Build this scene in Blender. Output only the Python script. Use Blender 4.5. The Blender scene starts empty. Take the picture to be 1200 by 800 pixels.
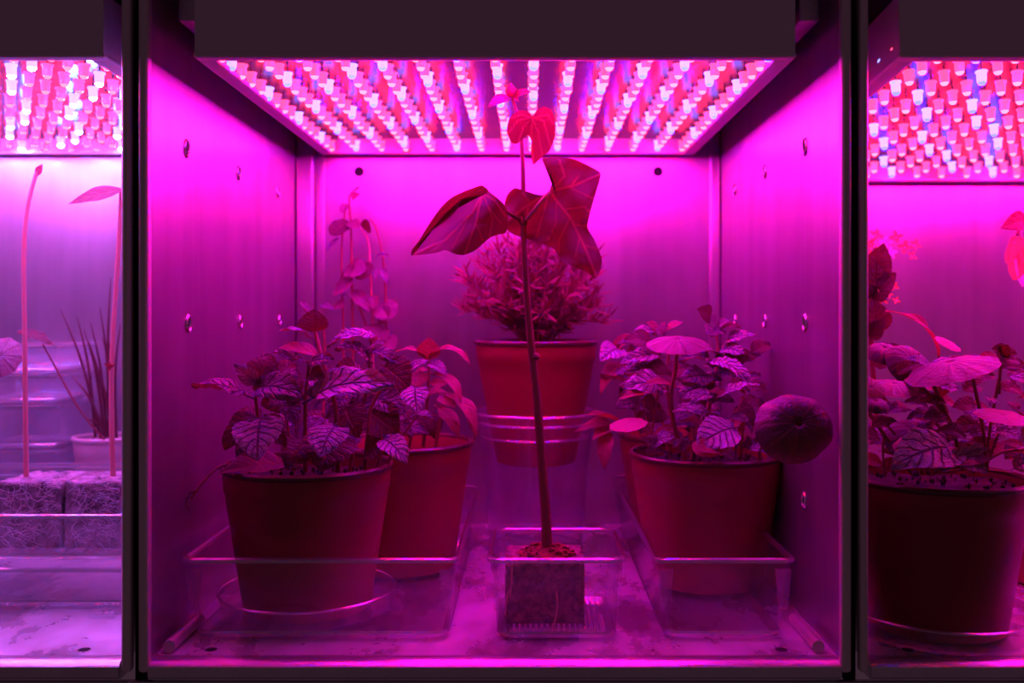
import bpy, bmesh, math, random
from mathutils import Vector, Matrix, noise
PI = math.pi
C = bpy.context.scene.collection
SC = bpy.context.scene

# ---------------------------------------------------------------- camera, world, exposure
D0 = 0.847                 # camera to the front plane of the rack (m)
S = D0 / 1150.0            # metres per photo pixel in the front plane
H = 410 * S                # camera height above the shelf floor
cam_d = bpy.data.cameras.new('camera'); cam = bpy.data.objects.new('camera', cam_d); C.objects.link(cam)
cam.location = (0, -D0, H); cam.rotation_euler = (PI/2, 0, 0)
cam_d.lens = 34.5; cam_d.sensor_width = 36
cam_d.shift_x = -20/1200; cam_d.shift_y = -35/1200
cam_d.clip_start = 0.02
cam_d.dof.use_dof = True; cam_d.dof.focus_distance = 0.94; cam_d.dof.aperture_fstop = 4.5
SC.camera = cam
w = bpy.data.worlds.new('world'); SC.world = w; w.use_nodes = True
w.node_tree.nodes['Background'].inputs[0].default_value = (0.042, 0.018, 0.033, 1)
w.node_tree.nodes['Background'].inputs[1].default_value = 1.0
vs = SC.view_settings
vs.view_transform = 'Standard'; vs.look = 'None'; vs.gamma = 1; vs.use_curve_mapping = False
vs.exposure = 0.0
SC.cycles.max_bounces = 10; SC.cycles.transparent_max_bounces = 24
SC.cycles.sample_clamp_indirect = 4.0
SC.cycles.use_denoising = True

# strengths of the LEDs (tip) : red, blue
LED_RED, LED_BLUE = 200.0, 450.0

def P(px, py, r):
    return Vector(((px-620)*S*r, D0*(r-1), H + (365-py)*S*r))

# ---------------------------------------------------------------- materials
def mat(name):
    m = bpy.data.materials.new(name); m.use_nodes = True
    nt = m.node_tree; b = nt.nodes['Principled BSDF']
    return m, nt, b
def node(nt, t, **k):
    n = nt.nodes.new(t)
    for a, v in k.items():
        setattr(n, a, v)
    return n
def math_n(nt, op, a, b=None, c=None):
    n = nt.nodes.new('ShaderNodeMath'); n.operation = op
    for i, v in enumerate((a, b, c)):
        if v is None: continue
        if isinstance(v, (int, float)): n.inputs[i].default_value = v
        else: nt.links.new(v, n.inputs[i])
    return n.outputs[0]
def ramp(nt, fac, stops):
    n = nt.nodes.new('ShaderNodeValToRGB'); e = n.color_ramp.elements
    while len(e) < len(stops): e.new(0.5)
    for i, (p, c) in enumerate(stops):
        e[i].position = p; e[i].color = (*c, 1)
    nt.links.new(fac, n.inputs[0]); return n.outputs[0]
def obj_noise(nt, scale, detail=4, stretch=(1,1,1), rough=0.5):
    tc = node(nt, 'ShaderNodeTexCoord'); mp = node(nt, 'ShaderNodeMapping')
    mp.inputs['Scale'].default_value = stretch
    nt.links.new(tc.outputs['Object'], mp.inputs[0])
    n = node(nt, 'ShaderNodeTexNoise'); n.inputs['Scale'].default_value = scale
    n.inputs['Detail'].default_value = detail; n.inputs['Roughness'].default_value = rough
    nt.links.new(mp.outputs[0], n.inputs['Vector'])
    return n.outputs[0]
def bump(nt, b, h, strength=0.3, dist=0.001):
    n = node(nt, 'ShaderNodeBump'); n.inputs['Strength'].default_value = strength
    n.inputs['Distance'].default_value = dist
    nt.links.new(h, n.inputs['Height']); nt.links.new(n.outputs[0], b.inputs['Normal'])

def metal(name, col, rough, metallic=0.75, stretch=(60, 60, 2), stain_led_streak=0.32, aniso=0.0):
    m, nt, b = mat(name)
    if aniso:       # rolled sheet: highlights smear up and down
        tg = node(nt, 'ShaderNodeTangent'); tg.direction_type = 'RADIAL'; tg.axis = 'Z'
        nt.links.new(tg.outputs[0], b.inputs['Tangent']); b.inputs['Anisotropic'].default_value = aniso
        b.inputs['Anisotropic Rotation'].default_value = 0.0
    st = math_n(nt, 'MULTIPLY_ADD', obj_noise(nt, 14, 4, (1,1,0.06), 0.6), 0.5, math_n(nt, 'MULTIPLY', obj_noise(nt, 9, 5, (1,1,0.35), 0.6), 0.5))  # vertical tone streaks imitate LED light streaks, mixed with sheet stains
    cr = ramp(nt, st, [(0.36, tuple(c*(1-stain_led_streak) for c in col)), (0.60, col)])
    nt.links.new(cr, b.inputs['Base Color'])
    br = obj_noise(nt, 6, 4, stretch, 0.6)
    rr = node(nt, 'ShaderNodeMapRange'); rr.inputs['To Min'].default_value = rough-0.07; rr.inputs['To Max'].default_value = rough+0.1
    nt.links.new(br, rr.inputs['Value']); nt.links.new(rr.outputs[0], b.inputs['Roughness'])
    b.inputs['Metallic'].default_value = metallic
    bump(nt, b, br, 0.12, 0.0006)
    return m
M = {}
M['wall'] = metal('wall_metal', (0.54, 0.49, 0.54), 0.32, 0.85, aniso=0.6)
M['floor'] = metal('floor_metal', (0.80, 0.78, 0.80), 0.30, 0.6, (2, 60, 60), 0.45)
ntf = M['floor'].node_tree; bf = ntf.nodes['Principled BSDF']
n1 = obj_noise(ntf, 11, 6, (1,.55,1), 0.62); n2 = obj_noise(ntf, 60, 3)
dc = ramp(ntf, n1, [(0.40, (0.42,0.36,0.38)), (0.50, (0.78,0.75,0.78)), (0.60, (0.86,0.86,0.90))])
spk = ramp(ntf, n2, [(0.27, (0.25,0.2,0.2)), (0.31, (1,1,1))])
mm_ = node(ntf, 'ShaderNodeMix', data_type='RGBA', blend_type='MULTIPLY'); mm_.inputs['Factor'].default_value = 1.0
ntf.links.new(dc, mm_.inputs['A']); ntf.links.new(spk, mm_.inputs['B']); ntf.links.new(mm_.outputs['Result'], bf.inputs['Base Color'])
rr_ = node(ntf, 'ShaderNodeMapRange'); rr_.inputs['From Min'].default_value = .38; rr_.inputs['From Max'].default_value = .62
rr_.inputs['To Min'].default_value = .16; rr_.inputs['To Max'].default_value = .42
ntf.links.new(n1, rr_.inputs['Value']); ntf.links.new(rr_.outputs[0], bf.inputs['Roughness'])
M['post'] = metal('post_metal', (0.66, 0.60, 0.56), 0.42, 0.5, stain_led_streak=0.15)
M['lip'] = metal('lip_metal', (0.62, 0.6, 0.6), 0.27, 0.85, (2, 60, 60), 0.15)
M['dark'] = mat('dark_void')[0]; M['dark'].node_tree.nodes['Principled BSDF'].inputs['Base Color'].default_value = (0.008,0.007,0.008,1)
M['dark'].node_tree.nodes['Principled BSDF'].inputs['Roughness'].default_value = 0.9
m, nt, b = mat('panel_paint'); b.inputs['Base Color'].default_value = (0.62,0.56,0.58,1); b.inputs['Roughness'].default_value = 0.5
bump(nt, b, obj_noise(nt, 400, 2), 0.1, 0.0004); M['panel'] = m
m, nt, b = mat('led_board'); b.inputs['Base Color'].default_value = (0.11,0.10,0.14,1); b.inputs['Roughness'].default_value = 0.25
b.inputs['Metallic'].default_value = 0.6; bump(nt, b, obj_noise(nt, 50, 3, (20,1,1)), 0.1, 0.0004); M['board'] = m

def emis(name, col, st):
    m, nt, b = mat(name)
    b.inputs['Base Color'].default_value = (*col, 1)
    b.inputs['Roughness'].default_value = 0.15
    b.inputs['Emission Color'].default_value = (*col, 1); b.inputs['Emission Strength'].default_value = st
    return m

def plastic(name, col, rough=0.35, trans=0.0, var=0.12):
    m, nt, b = mat(name)
    n = obj_noise(nt, 12, 4)
    nt.links.new(ramp(nt, n, [(0.3, tuple(c*(1-var) for c in col)), (0.7, col)]), b.inputs['Base Color'])
    b.inputs['Roughness'].default_value = rough
    bump(nt, b, obj_noise(nt, 250, 2), 0.06, 0.0004)
    if trans:
        t = node(nt, 'ShaderNodeBsdfTranslucent'); t.inputs[0].default_value = (*[min(1,c*1.6) for c in col], 1)
        mx = node(nt, 'ShaderNodeMixShader'); mx.inputs[0].default_value = trans
        nt.links.new(b.outputs[0], mx.inputs[1]); nt.links.new(t.outputs[0], mx.inputs[2])
        nt.links.new(mx.outputs[0], nt.nodes['Material Output'].inputs[0])
    return m
M['pot'] = plastic('terracotta_plastic', (0.30, 0.018, 0.04), 0.38, 0.10)
M['pot_rim'] = plastic('terracotta_rim_shade', (0.10, 0.02, 0.03), 0.22)  # shade on the rim put into a darker copy of the pot colour
M['white_pot'] = plastic('pale_pot', (0.55, 0.40, 0.42), 0.4, 0.1)

def clear(name, tint=(0.985,0.985,0.995), frost=0.02, gl=0.0, rg=0.12):
    """clear polycarbonate: transparent, with a Fresnel gloss and a slight milky haze of scratches"""
    m = bpy.data.materials.new(name); m.use_nodes = True; nt = m.node_tree; nt.nodes.clear()
    out = node(nt, 'ShaderNodeOutputMaterial')
    tr = node(nt, 'ShaderNodeBsdfTransparent'); tr.inputs[0].default_value = (*tint, 1)
    g = node(nt, 'ShaderNodeBsdfGlossy'); g.inputs['Roughness'].default_value = rg
    d = node(nt, 'ShaderNodeBsdfTranslucent'); d.inputs[0].default_value = (0.85,0.85,0.9,1)
    lw = node(nt, 'ShaderNodeLayerWeight'); lw.inputs[0].default_value = 0.5      # Schlick reflectance of a thin sheet, same from both faces
    f2 = math_n(nt, 'ADD', math_n(nt, 'MULTIPLY', math_n(nt, 'POWER', lw.outputs['Facing'], 4.0), 0.75), 0.05+gl)
    n = obj_noise(nt, 30, 5)
    hz = math_n(nt, 'MULTIPLY', n, frost*2)
    m1 = node(nt, 'ShaderNodeMixShader'); m2 = node(nt, 'ShaderNodeMixShader')
    nt.links.new(hz, m1.inputs[0]); nt.links.new(tr.outputs[0], m1.inputs[1]); nt.links.new(d.outputs[0], m1.inputs[2])
    nt.links.new(f2, m2.inputs[0]); nt.links.new(m1.outputs[0], m2.inputs[1]); nt.links.new(g.outputs[0], m2.inputs[2])
    nt.links.new(m2.outputs[0], out.inputs[0])
    return m
M['clear'] = clear('clear_plastic')
M['clear_rim'] = clear('clear_plastic_rim', (0.94,0.94,0.97), 0.12, 0.34, 0.22)
M['frosted'] = clear('milky_plastic', (0.97,0.97,0.99), 0.09)

def leafmat(name, top, vein, trans, gloss=0.35, spec=0.5, crinkle=0.6, radial=False, attr=False, tamt=0.3, nveins=7.0):
    m, nt, b = mat(name)
    if attr:
        a = node(nt, 'ShaderNodeAttribute'); a.attribute_name = 'vein'; v = a.outputs['Fac']
        vv = v
    else:
        uv = node(nt, 'ShaderNodeUVMap'); sp = node(nt, 'ShaderNodeSeparateXYZ'); nt.links.new(uv.outputs[0], sp.inputs[0])
        u, t = sp.outputs[0], sp.outputs[1]
        av = math_n(nt, 'ABSOLUTE', math_n(nt, 'SUBTRACT', t, 0.5))      # 0 at the midrib, 0.5 at the edge
        if radial:      # u = angle, t = radius
            w_ = math_n(nt, 'PINGPONG', math_n(nt, 'MULTIPLY', u, 9.0), 0.5)
            vv = math_n(nt, 'SUBTRACT', 1.0, math_n(nt, 'MULTIPLY', w_, 5.0)); vv = math_n(nt, 'MAXIMUM', vv, 0.0)
        else:
            side = math_n(nt, 'PINGPONG', math_n(nt, 'MULTIPLY', math_n(nt, 'SUBTRACT', u, math_n(nt, 'MULTIPLY', av, 0.55)), nveins), 0.5)
            sv = math_n(nt, 'MAXIMUM', math_n(nt, 'SUBTRACT', 1.0, math_n(nt, 'MULTIPLY', side, 6.0)), 0.0)
            mr = math_n(nt, 'MAXIMUM', math_n(nt, 'SUBTRACT', 1.0, math_n(nt, 'MULTIPLY', av, 22.0)), 0.0)
            vv = math_n(nt, 'MAXIMUM', math_n(nt, 'MULTIPLY', sv, 0.7), mr)
    n = obj_noise(nt, 3.5, 5)
    mx = node(nt, 'ShaderNodeMix', data_type='RGBA')
    c1 = ramp(nt, n, [(0.3, tuple(c*0.65 for c in top)), (0.7, top)])
    nt.links.new(vv, mx.inputs['Factor']); nt.links.new(c1, mx.inputs['A']); mx.inputs['B'].default_value = (*vein, 1)
    nt.links.new(mx.outputs['Result'], b.inputs['Base Color'])
    b.inputs['Roughness'].default_value = gloss; b.inputs['Specular IOR Level'].default_value = spec
    h = math_n(nt, 'SUBTRACT', math_n(nt, 'MULTIPLY', n, 1.2), vv)
    n2 = obj_noise(nt, 14, 4)
    h = math_n(nt, 'ADD', h, math_n(nt, 'MULTIPLY', n2, 1.2))
    bump(nt, b, h, crinkle, 0.003)
    t = node(nt, 'ShaderNodeBsdfTranslucent'); t.inputs[0].default_value = (*trans, 1)
    ms = node(nt, 'ShaderNodeMixShader'); ms.inputs[0].default_value = tamt
    nt.links.new(b.outputs[0], ms.inputs[1]); nt.links.new(t.outputs[0], ms.inputs[2])
    nt.links.new(ms.outputs[0], nt.nodes['Material Output'].inputs[0])
    return m
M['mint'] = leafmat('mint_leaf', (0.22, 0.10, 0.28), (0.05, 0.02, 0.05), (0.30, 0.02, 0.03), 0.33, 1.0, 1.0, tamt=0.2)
M['mint_lit'] = leafmat('pale_leaf', (0.50, 0.33, 0.65), (0.10, 0.04, 0.10), (0.4, 0.03, 0.06), 0.33, 1.0, 1.0, tamt=0.2)  # lit copy of the mint leaf, light from above put into its colour
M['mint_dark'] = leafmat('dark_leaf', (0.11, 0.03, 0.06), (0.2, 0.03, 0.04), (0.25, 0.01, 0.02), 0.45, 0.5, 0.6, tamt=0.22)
M['lance'] = leafmat('lance_leaf', (0.28, 0.05, 0.12), (0.4, 0.1, 0.1), (0.5, 0.03, 0.05), 0.45, 0.5, 0.4, nveins=5.0)
M['ivy'] = leafmat('vine_leaf', (0.10, 0.02, 0.035), (0.40, 0.08, 0.08), (0.16, 0.008, 0.02), 0.5, 0.4, 0.35, attr=True, tamt=0.42)
M['ivy_young'] = leafmat('young_vine_leaf', (0.34, 0.03, 0.05), (0.9, 0.2, 0.2), (0.22, 0.02, 0.04), 0.5, 0.35, 0.3, attr=True, tamt=0.4)
M['round'] = leafmat('round_leaf', (0.26, 0.09, 0.20), (0.12, 0.03, 0.08), (0.35, 0.02, 0.04), 0.42, 0.6, 0.35, radial=True, tamt=.25)
M['round_dark'] = leafmat('round_dark_leaf', (0.07, 0.018, 0.055), (0.12, 0.02, 0.04), (0.10, 0.005, 0.01), 0.4, 0.6, 0.3, radial=True, tamt=0.15)
M['round_pink'] = leafmat('round_pink_leaf', (0.42, 0.09, 0.20), (0.34, 0.06, 0.12), (0.6, 0.03, 0.07), 0.4, 0.5, 0.25, radial=True)
M['stem'] = plastic('stem_red', (0.30, 0.05, 0.07), 0.5)
M['stem_dark'] = plastic('stem_dark', (0.30, 0.045, 0.07), 0.45)
M['stem_pale'] = plastic('stem_pale', (0.75, 0.28, 0.30), 0.5, 0.2)
M['petal'] = plastic('petal_pink', (0.90, 0.38, 0.17), 0.5, 0.35)
M['petal_pale'] = plastic('petal_pale', (0.85, 0.6, 0.8), 0.5, 0.35)
def rough_mat(name, c1, c2, scale, b_=1.0, dist=0.004):
    m, nt, b = mat(name); n = obj_noise(nt, scale, 6, rough=0.7)
    nt.links.new(ramp(nt, n, [(0.35, c1), (0.65, c2)]), b.inputs['Base Color']); b.inputs['Roughness'].default_value = 0.85
    bump(nt, b, n, b_, dist); return m
M['soil'] = rough_mat('potting_soil', (0.012,0.006,0.006), (0.045,0.02,0.018), 160)
M['rockwool'] = rough_mat('rockwool', (0.07,0.02,0.03), (0.42,0.16,0.20), 120, 1.0, 0.005)
M['rockwool_pale'] = rough_mat('rockwool_pale', (0.10,0.06,0.08), (0.50,0.34,0.42), 70, 1.0, 0.005)
M['peat'] = rough_mat('peat', (0.10,0.02,0.015), (0.45,0.08,0.05), 200)

# ---------------------------------------------------------------- mesh helpers
class MB:
    """collects shapes, then links them as one mesh object"""
    def __init__(s): s.v=[]; s.f=[]; s.mi=[]; s.cur=0
    def add(s, vs_, fs):
        o=len(s.v); s.v += [tuple(v) for v in vs_]; s.f += [tuple(i+o for i in f) for f in fs]; s.mi += [s.cur]*len(fs); return s
    def box(s, a, b, bev=0.0):
        (x0,y0,z0),(x1,y1,z1)=a,b
        if bev<=0:
            vs_=[(x,y,z) for x in(x0,x1) for y in(y0,y1) for z in(z0,z1)]
            return s.add(vs_,[(0,1,3,2),(4,6,7,5),(0,4,5,1),(2,3,7,6),(0,2,6,4),(1,5,7,3)])
        bm=bmesh.new(); bmesh.ops.create_cube(bm,size=1)
        for v in bm.verts: v.co=Vector(((x0+x1)/2+v.co.x*(x1-x0),(y0+y1)/2+v.co.y*(y1-y0),(z0+z1)/2+v.co.z*(z1-z0)))
        bmesh.ops.bevel(bm,geom=bm.edges[:],offset=bev,segments=3,affect='EDGES',profile=0.5)
        bm.verts.index_update()
        s.add([v.co[:] for v in bm.verts],[[v.index for v in f.verts] for f in bm.faces]); bm.free(); return s
    def tube(s, pts, rad, n=8, caps=True):
        pts=[Vector(p) for p in pts]; R=rad if isinstance(rad,(list,tuple)) else [rad]*len(pts)
        vs_=[]; up=None
        for i,p in enumerate(pts):
            d=(pts[min(i+1,len(pts)-1)]-pts[max(i-1,0)]).normalized()
            if up is None: up = d.orthogonal().normalized()
            up=(up-d*up.dot(d)).normalized(); sd=d.cross(up)
            for k in range(n):
                a=2*PI*k/n; vs_.append(p+(up*math.cos(a)+sd*math.sin(a))*R[i])
        fs=[]
        for i in range(len(pts)-1):
            for k in range(n):
                a=i*n+k; b=i*n+(k+1)%n; fs.append((a,b,b+n,a+n))
        if caps: fs.append(tuple(range(n-1,-1,-1))); fs.append(tuple(range((len(pts)-1)*n,len(pts)*n)))
        return s.add(vs_,fs)
    def lathe(s, prof, n=48, c=(0,0,0), close=False, mats=None):
        vs_=[]; fs=[]; m=len(prof)
        for k in range(n):
            a=2*PI*k/n
            for (r,z) in prof: vs_.append((c[0]+r*math.cos(a),c[1]+r*math.sin(a),c[2]+z))
        o=len(s.v); s.v+=vs_
        for k in range(n):
            k2=(k+1)%n
            for i in range(m if close else m-1):
                j=(i+1)%m
                s.f.append((o+k*m+i,o+k2*m+i,o+k2*m+j,o+k*m+j)); s.mi.append(mats[i] if mats else s.cur)
        return s
    def build(s, name, mats, parent=None, smooth=True, kind=None, origin=None):
        me=bpy.data.meshes.new(name)
        off=Vector(origin) if origin is not None else Vector((0,0,0))
        me.from_pydata([tuple(Vector(v)-off) for v in s.v],[],s.f)
        if not isinstance(mats,(list,tuple)): mats=[mats]
        for m_ in mats: me.materials.append(m_)
        for p,i in zip(me.polygons,s.mi): p.material_index=i; p.use_smooth=smooth
        me.validate(); me.update()
        bm=bmesh.new(); bm.from_mesh(me); bmesh.ops.recalc_face_normals(bm,faces=bm.faces); bm.to_mesh(me); bm.free()
        if smooth: me.set_sharp_from_angle(angle=math.radians(42))
        o=bpy.data.objects.new(name,me); C.objects.link(o); o.location=off
        if parent is not None: attach(o,parent)
        if kind: o['kind']=kind
        return o
def attach(o, parent):
    o.parent=parent
    base=Vector((0,0,0)); q=parent
    while q is not None: base+=q.location; q=q.parent
    o.location=o.location-base
def thing(name, label, cat, loc, group=None):
    o=bpy.data.objects.new(name,None); C.objects.link(o); o.location=loc; o.empty_display_size=0.02
    tag(o,label,cat,group); return o
def tag(o,label,cat,group=None):
    o['label']=label; o['category']=cat
    if group: o['group']=group
    return o
def struct(o,label=None):
    o['kind']='structure'
    if label: o['label']=label
    return o
def smoothpath(pts, n=6):
    pts=[Vector(p) for p in pts]; out=[]
    for i in range(len(pts)-1):
        p0=pts[max(i-1,0)];p1=pts[i];p2=pts[i+1];p3=pts[min(i+2,len(pts)-1)]
        for k in range(n):
            t=k/n; out.append(0.5*((2*p1)+(p2-p0)*t+(2*p0-5*p1+4*p2-p3)*t*t+(3*p1-p0-3*p2+p3)*t*t*t))
    out.append(pts[-1]); return out
def lerpl(vals,n):
    out=[]
    for i in range(n):
        t=i/(n-1)*(len(vals)-1); k=min(int(t),len(vals)-2); out.append(vals[k]+(vals[k+1]-vals[k])*(t-k))
    return out
def stem(name, pts, rads, parent, m, n=8):
    p=smoothpath(pts,5); r=lerpl(rads,len(p)) if isinstance(rads,(list,tuple)) else [rads]*len(p)
    return MB().tube(p,r,n).build(name,m,parent,origin=pts[0])

# ---------------------------------------------------------------- the rack: structure
XL, XR = -447*S, 367*S                 # inner faces of the middle bay
YB = D0*0.646                          # back wall
ZT = H + 440*S                         # ceiling
def holes(wall, spots, X):
    nx = 1 if X < 0 else -1
    for (px,py,rad) in spots:
        r = X/((px-620)*S); p = P(px,py,r)
        h = MB(); seg=20
        # dimple ring
        for k_, (ra, dx) in enumerate([(rad,0.0004),(rad*0.8,0.0022),(rad*0.62,0.0012),(rad*0.6,0.0004)]):
            h.v += [(X+nx*dx, p.y+ra*0.72*math.cos(2*PI*k/seg), p.z+ra*math.sin(2*PI*k/seg)) for k in range(seg)]
        for q in range(3):
            for k in range(seg):
                a=q*seg+k; b=q*seg+(k+1)%seg; h.f.append((a,b,b+seg,a+seg)); h.mi.append(0)
        h.f.append(tuple(range(3*seg,4*seg))); h.mi.append(1)
        h.build('screw_hole',[M['lip'],M['dark']],wall,origin=(X,p.y,p.z))
# middle bay
wl = struct(MB().box((XL-0.002,0.004,0),(XL,YB,ZT)).build('wall_left',M['wall'],smooth=False,origin=(XL,0.2,0)))
holes(wl,[(218,174,.0095),(279,203,.0085),(325,225,.008),(220,379,.0095),(281,377,.0085),(327,375,.008)],XL)
wr = struct(MB().box((XR,0.004,0),(XR+0.002,YB,ZT)).build('wall_right',M['wall'],smooth=False,origin=(XR,0.2,0)))
holes(wr,[(944,172,.0095),(897,201,.0085),(862,222,.008),(944,378,.0095),(897,376,.0085),(862,375,.008),(943,586,.0095)],XR)
wb = struct(MB().box((XL-.002,YB,0),(XR+.002,YB+0.002,ZT)).build('wall_back',M['wall'],smooth=False,origin=(0,YB,0)))
for (px,py) in ((421,201),(771,201)):
    p=P(px,py,1.646)
    MB().lathe([(0.0001,0),(.005,0),(.0058,.0015),(.0066,.0015),(.0068,0)],20).build('wall_hole',[M['dark']],wb,origin=(0,0,0))  # hole in the back wall, its dark inside drawn as a near-black disc
    o=C.objects[-1]; o.matrix_basis=Matrix.Translation(p-Vector((0,.001,0))-wb.location)@Matrix.Rotation(PI/2,4,'X')
# corner struts
st=MB(); st.box((XL+.001,YB-.014,0),(XL+.026,YB-.001,ZT),.004); struct(st.build('trim_1',M['wall']))
st=MB(); st.box((XR-.017,YB-.014,0),(XR-.001,YB-.001,ZT),.004); struct(st.build('trim_2',M['wall']))
st=MB(); st.box((XL+.028,YB-.005,0),(XL+.040,YB-.001,ZT),.0015); struct(st.build('trim_3',M['wall']))
# side bays
XLB, XRB = -476*S, 396*S
struct(MB().box((XLB-.62,YB,0),(XLB,YB+.002,ZT)).build('wall_back',M['wall'],smooth=False,origin=(XLB,YB,0)))
struct(MB().box((XLB-.002,.004,0),(XLB,YB,ZT)).build('wall_right',M['wall'],smooth=False,origin=(XLB,.2,0)))
struct(MB().box((XLB-.622,.004,0),(XLB-.62,YB,ZT)).build('wall_left',M['wall'],smooth=False,origin=(XLB,.2,0)))
struct(MB().box((XRB,YB,0),(XRB+.62,YB+.002,ZT)).build('wall_back',M['wall'],smooth=False,origin=(XRB,YB,0)))
struct(MB().box((XRB,.004,0),(XRB+.002,YB,ZT)).build('wall_left',M['wall'],smooth=False,origin=(XRB,.2,0)))
struct(MB().box((XRB+.62,.004,0),(XRB+.622,YB,ZT)).build('wall_right',M['wall'],smooth=False,origin=(XRB,.2,0)))
# floors, front lips, ceilings, posts
n_t=4
for (xa,xb) in ((XLB-.62,XLB-.002),(XL,XR),(XRB+.002,XRB+.62)):
    f=struct(MB().box((xa,.010,-.003),(xb,YB,0)).build('floor',M['floor'],smooth=False,origin=(xa,.2,0)))
    # two small slots near the front corners
    for dx in (0.045,):
        for x in (xa+dx, xb-dx):
            MB().lathe([(.0001,.0004),(.0045,.0004),(.0055,.0002)],16,(x,.03,0)).build('screw_hole',M['dark'],f,origin=(x,.03,0))
    lip=MB(); prof=[(0.016,0.0),(0.006,0.0005),(0.001,-.001),(-.0025,-.004),(-.003,-.008),(-.002,-.013),(.002,-.0155),(.010,-.016),(.016,-.016)]
    nn=len(prof); lip.add([(x,y,z) for x in (xa+.001,xb-.001) for (y,z) in prof],[(i,i+1,nn+i+1,nn+i) for i in range(nn-1)]+[tuple(range(nn)),tuple(range(2*nn-1,nn-1,-1))])
    struct(lip.build('trim_%d'%n_t,M['lip'])); n_t+=1
    struct(MB().box((xa,.002,ZT),(xb,YB,ZT+.004)).build('ceiling',M['wall'],smooth=False))
for (xa,xb) in ((-477*S,-465*S),(-457*S,-444*S),(364*S,377*S),(386*S,397*S)):
    struct(MB().box((xa,-.004,-.009),(xb,.006,ZT),.0035).build('trim_%d'%n_t,M['post'])); n_t+=1
for (xa,xb) in ((-468*S,-454*S),(374*S,388*S)):     # black backing added for the shade in the gap between bays
    struct(MB().box((xa,.012,-.02),(xb,.02,ZT)).build('trim_%d'%n_t,M['dark'],smooth=False)); n_t+=1
# lower front rail of the shelf
struct(MB().box((XLB-.62,.004,-.045),(XRB+.62,.012,-.019),.002).build('trim_%d'%n_t,M['lip'])); n_t+=1
# ---------------------------------------------------------------- grow-light panels
def led_mesh(name, m_tip, m_body):
    b=MB()
    prof=[(.0009,.007),(.0009,0),(.0056,0),(.0058,-.0016),(.0046,-.0022),(.0046,-.0085),(.0041,-.0115),(.0026,-.0138),(.0001,-.0146)]
    mats=[2,1,1,1,1,1,0,0]
    b.lathe(prof,10,mats=mats); 
    me=bpy.data.meshes.new(name); me.from_pydata(b.v,[],b.f)
    me.materials.append(m_tip); me.materials.append(m_body); me.materials.append(M['lip'])
    for p,i in zip(me.polygons,b.mi): p.material_index=i; p.use_smooth=True
    return me
PERM=[2,0,3,1]
def grow_panel(x0, x1, tilt, label, kr, kb, redcol, bluecol, first_k):
    z=H+300*S; dep=.525
    root=thing('grow_light',label,'grow light',(x0,0.0,z),'grow light panels above the shelf bays')
    W=x1-x0; L=Vector((0,0,0))
    parts=[]
    h=MB(); t=.002; HH=.052
    h.box((0,0,.002),(W,t,HH)); h.box((0,dep-t,.002),(W,dep,HH)); h.box((0,t,.002),(t,dep-t,HH)); h.box((W-t,t,.002),(W,dep-t,HH)); h.box((0,0,HH),(W,dep,HH+t))
    parts.append(h.build('housing',M['panel'],smooth=False))
    f=MB(); a=.012
    f.box((-.001,-.001,-.002),(W+.001,a,.003),.0018); f.box((-.001,dep-a,-.002),(W+.001,dep+.001,.003),.0018)
    f.box((-.001,a,-.002),(a+.004,dep-a,.003),.0018); f.box((W-a-.004,a,-.002),(W+.001,dep-a,.003),.0018)
    parts.append(f.build('bezel',M['panel']))
    parts.append(MB().box((t,t,.0205),(W-t,dep-t,.0225)).build('led_board',M['board'],smooth=False))
    mr=led_mesh('led_red',emis('led_red_tip',redcol,LED_RED*kr),emis('led_red_body',(1,.045,.16),2.6))
    mb_=led_mesh('led_blue',emis('led_blue_tip',bluecol,LED_BLUE*kb),emis('led_blue_body',(.22,.22,1),2.6))
    rnd=random.Random(5)
    for j in range(16):
        for i in range(15):
            k=i-8
            blue = (i%4)==PERM[j%4]
            o=bpy.data.objects.new('led',mb_ if blue else mr); C.objects.link(o); o.parent=root
            if blue: o['label']='blue LED'
            o.location=((x_c-x0)+k*.0345+rnd.uniform(-.0006,.0006), .019+j*.0321+rnd.uniform(-.0006,.0006), .0135)
            o.rotation_euler=(rnd.uniform(-.05,.05),rnd.uniform(-.05,.05),rnd.uniform(0,6))
    for p in parts: p.parent=root
    root.rotation_euler=(-tilt,0,0)
    return root
RED=(1.0,.0028,.0050); BLU=(.0014,.0013,1.0)
x_c=(625-620)*S*1.1
grow_panel(-392*S,312*S,0,'grow light panel with rows of red and blue LEDs above the middle bay',1.0,1.0,RED,BLU,0)
x_c=-1203*S+392*S+.0035
grow_panel(-1203*S,-499*S,0,'grow light panel over the left bay with two rockwool cubes',.75,1.6,RED,(.05,.12,1.0),0)
x_c=435*S+392*S-.008
grow_panel(435*S,1139*S,math.radians(4.2),'tilted grow light panel over the right bay with pink flowers',1.0,.8,RED,BLU,0)
# lamp suspension rails above the panels
for (xa,lab,l2) in ((-426*S,'dark steel rail between panel and left wall of middle bay','top left'),(328*S,'dark steel rail between panel and right wall of middle bay','top right')):
    b=MB(); b.box((xa,.03,H+352*S),(xa+.018,YB-.002,H+380*S),.002)
    tag(b.build('rail',M['wall'],origin=(xa,.03,H+352*S)),lab,'rail')

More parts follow.
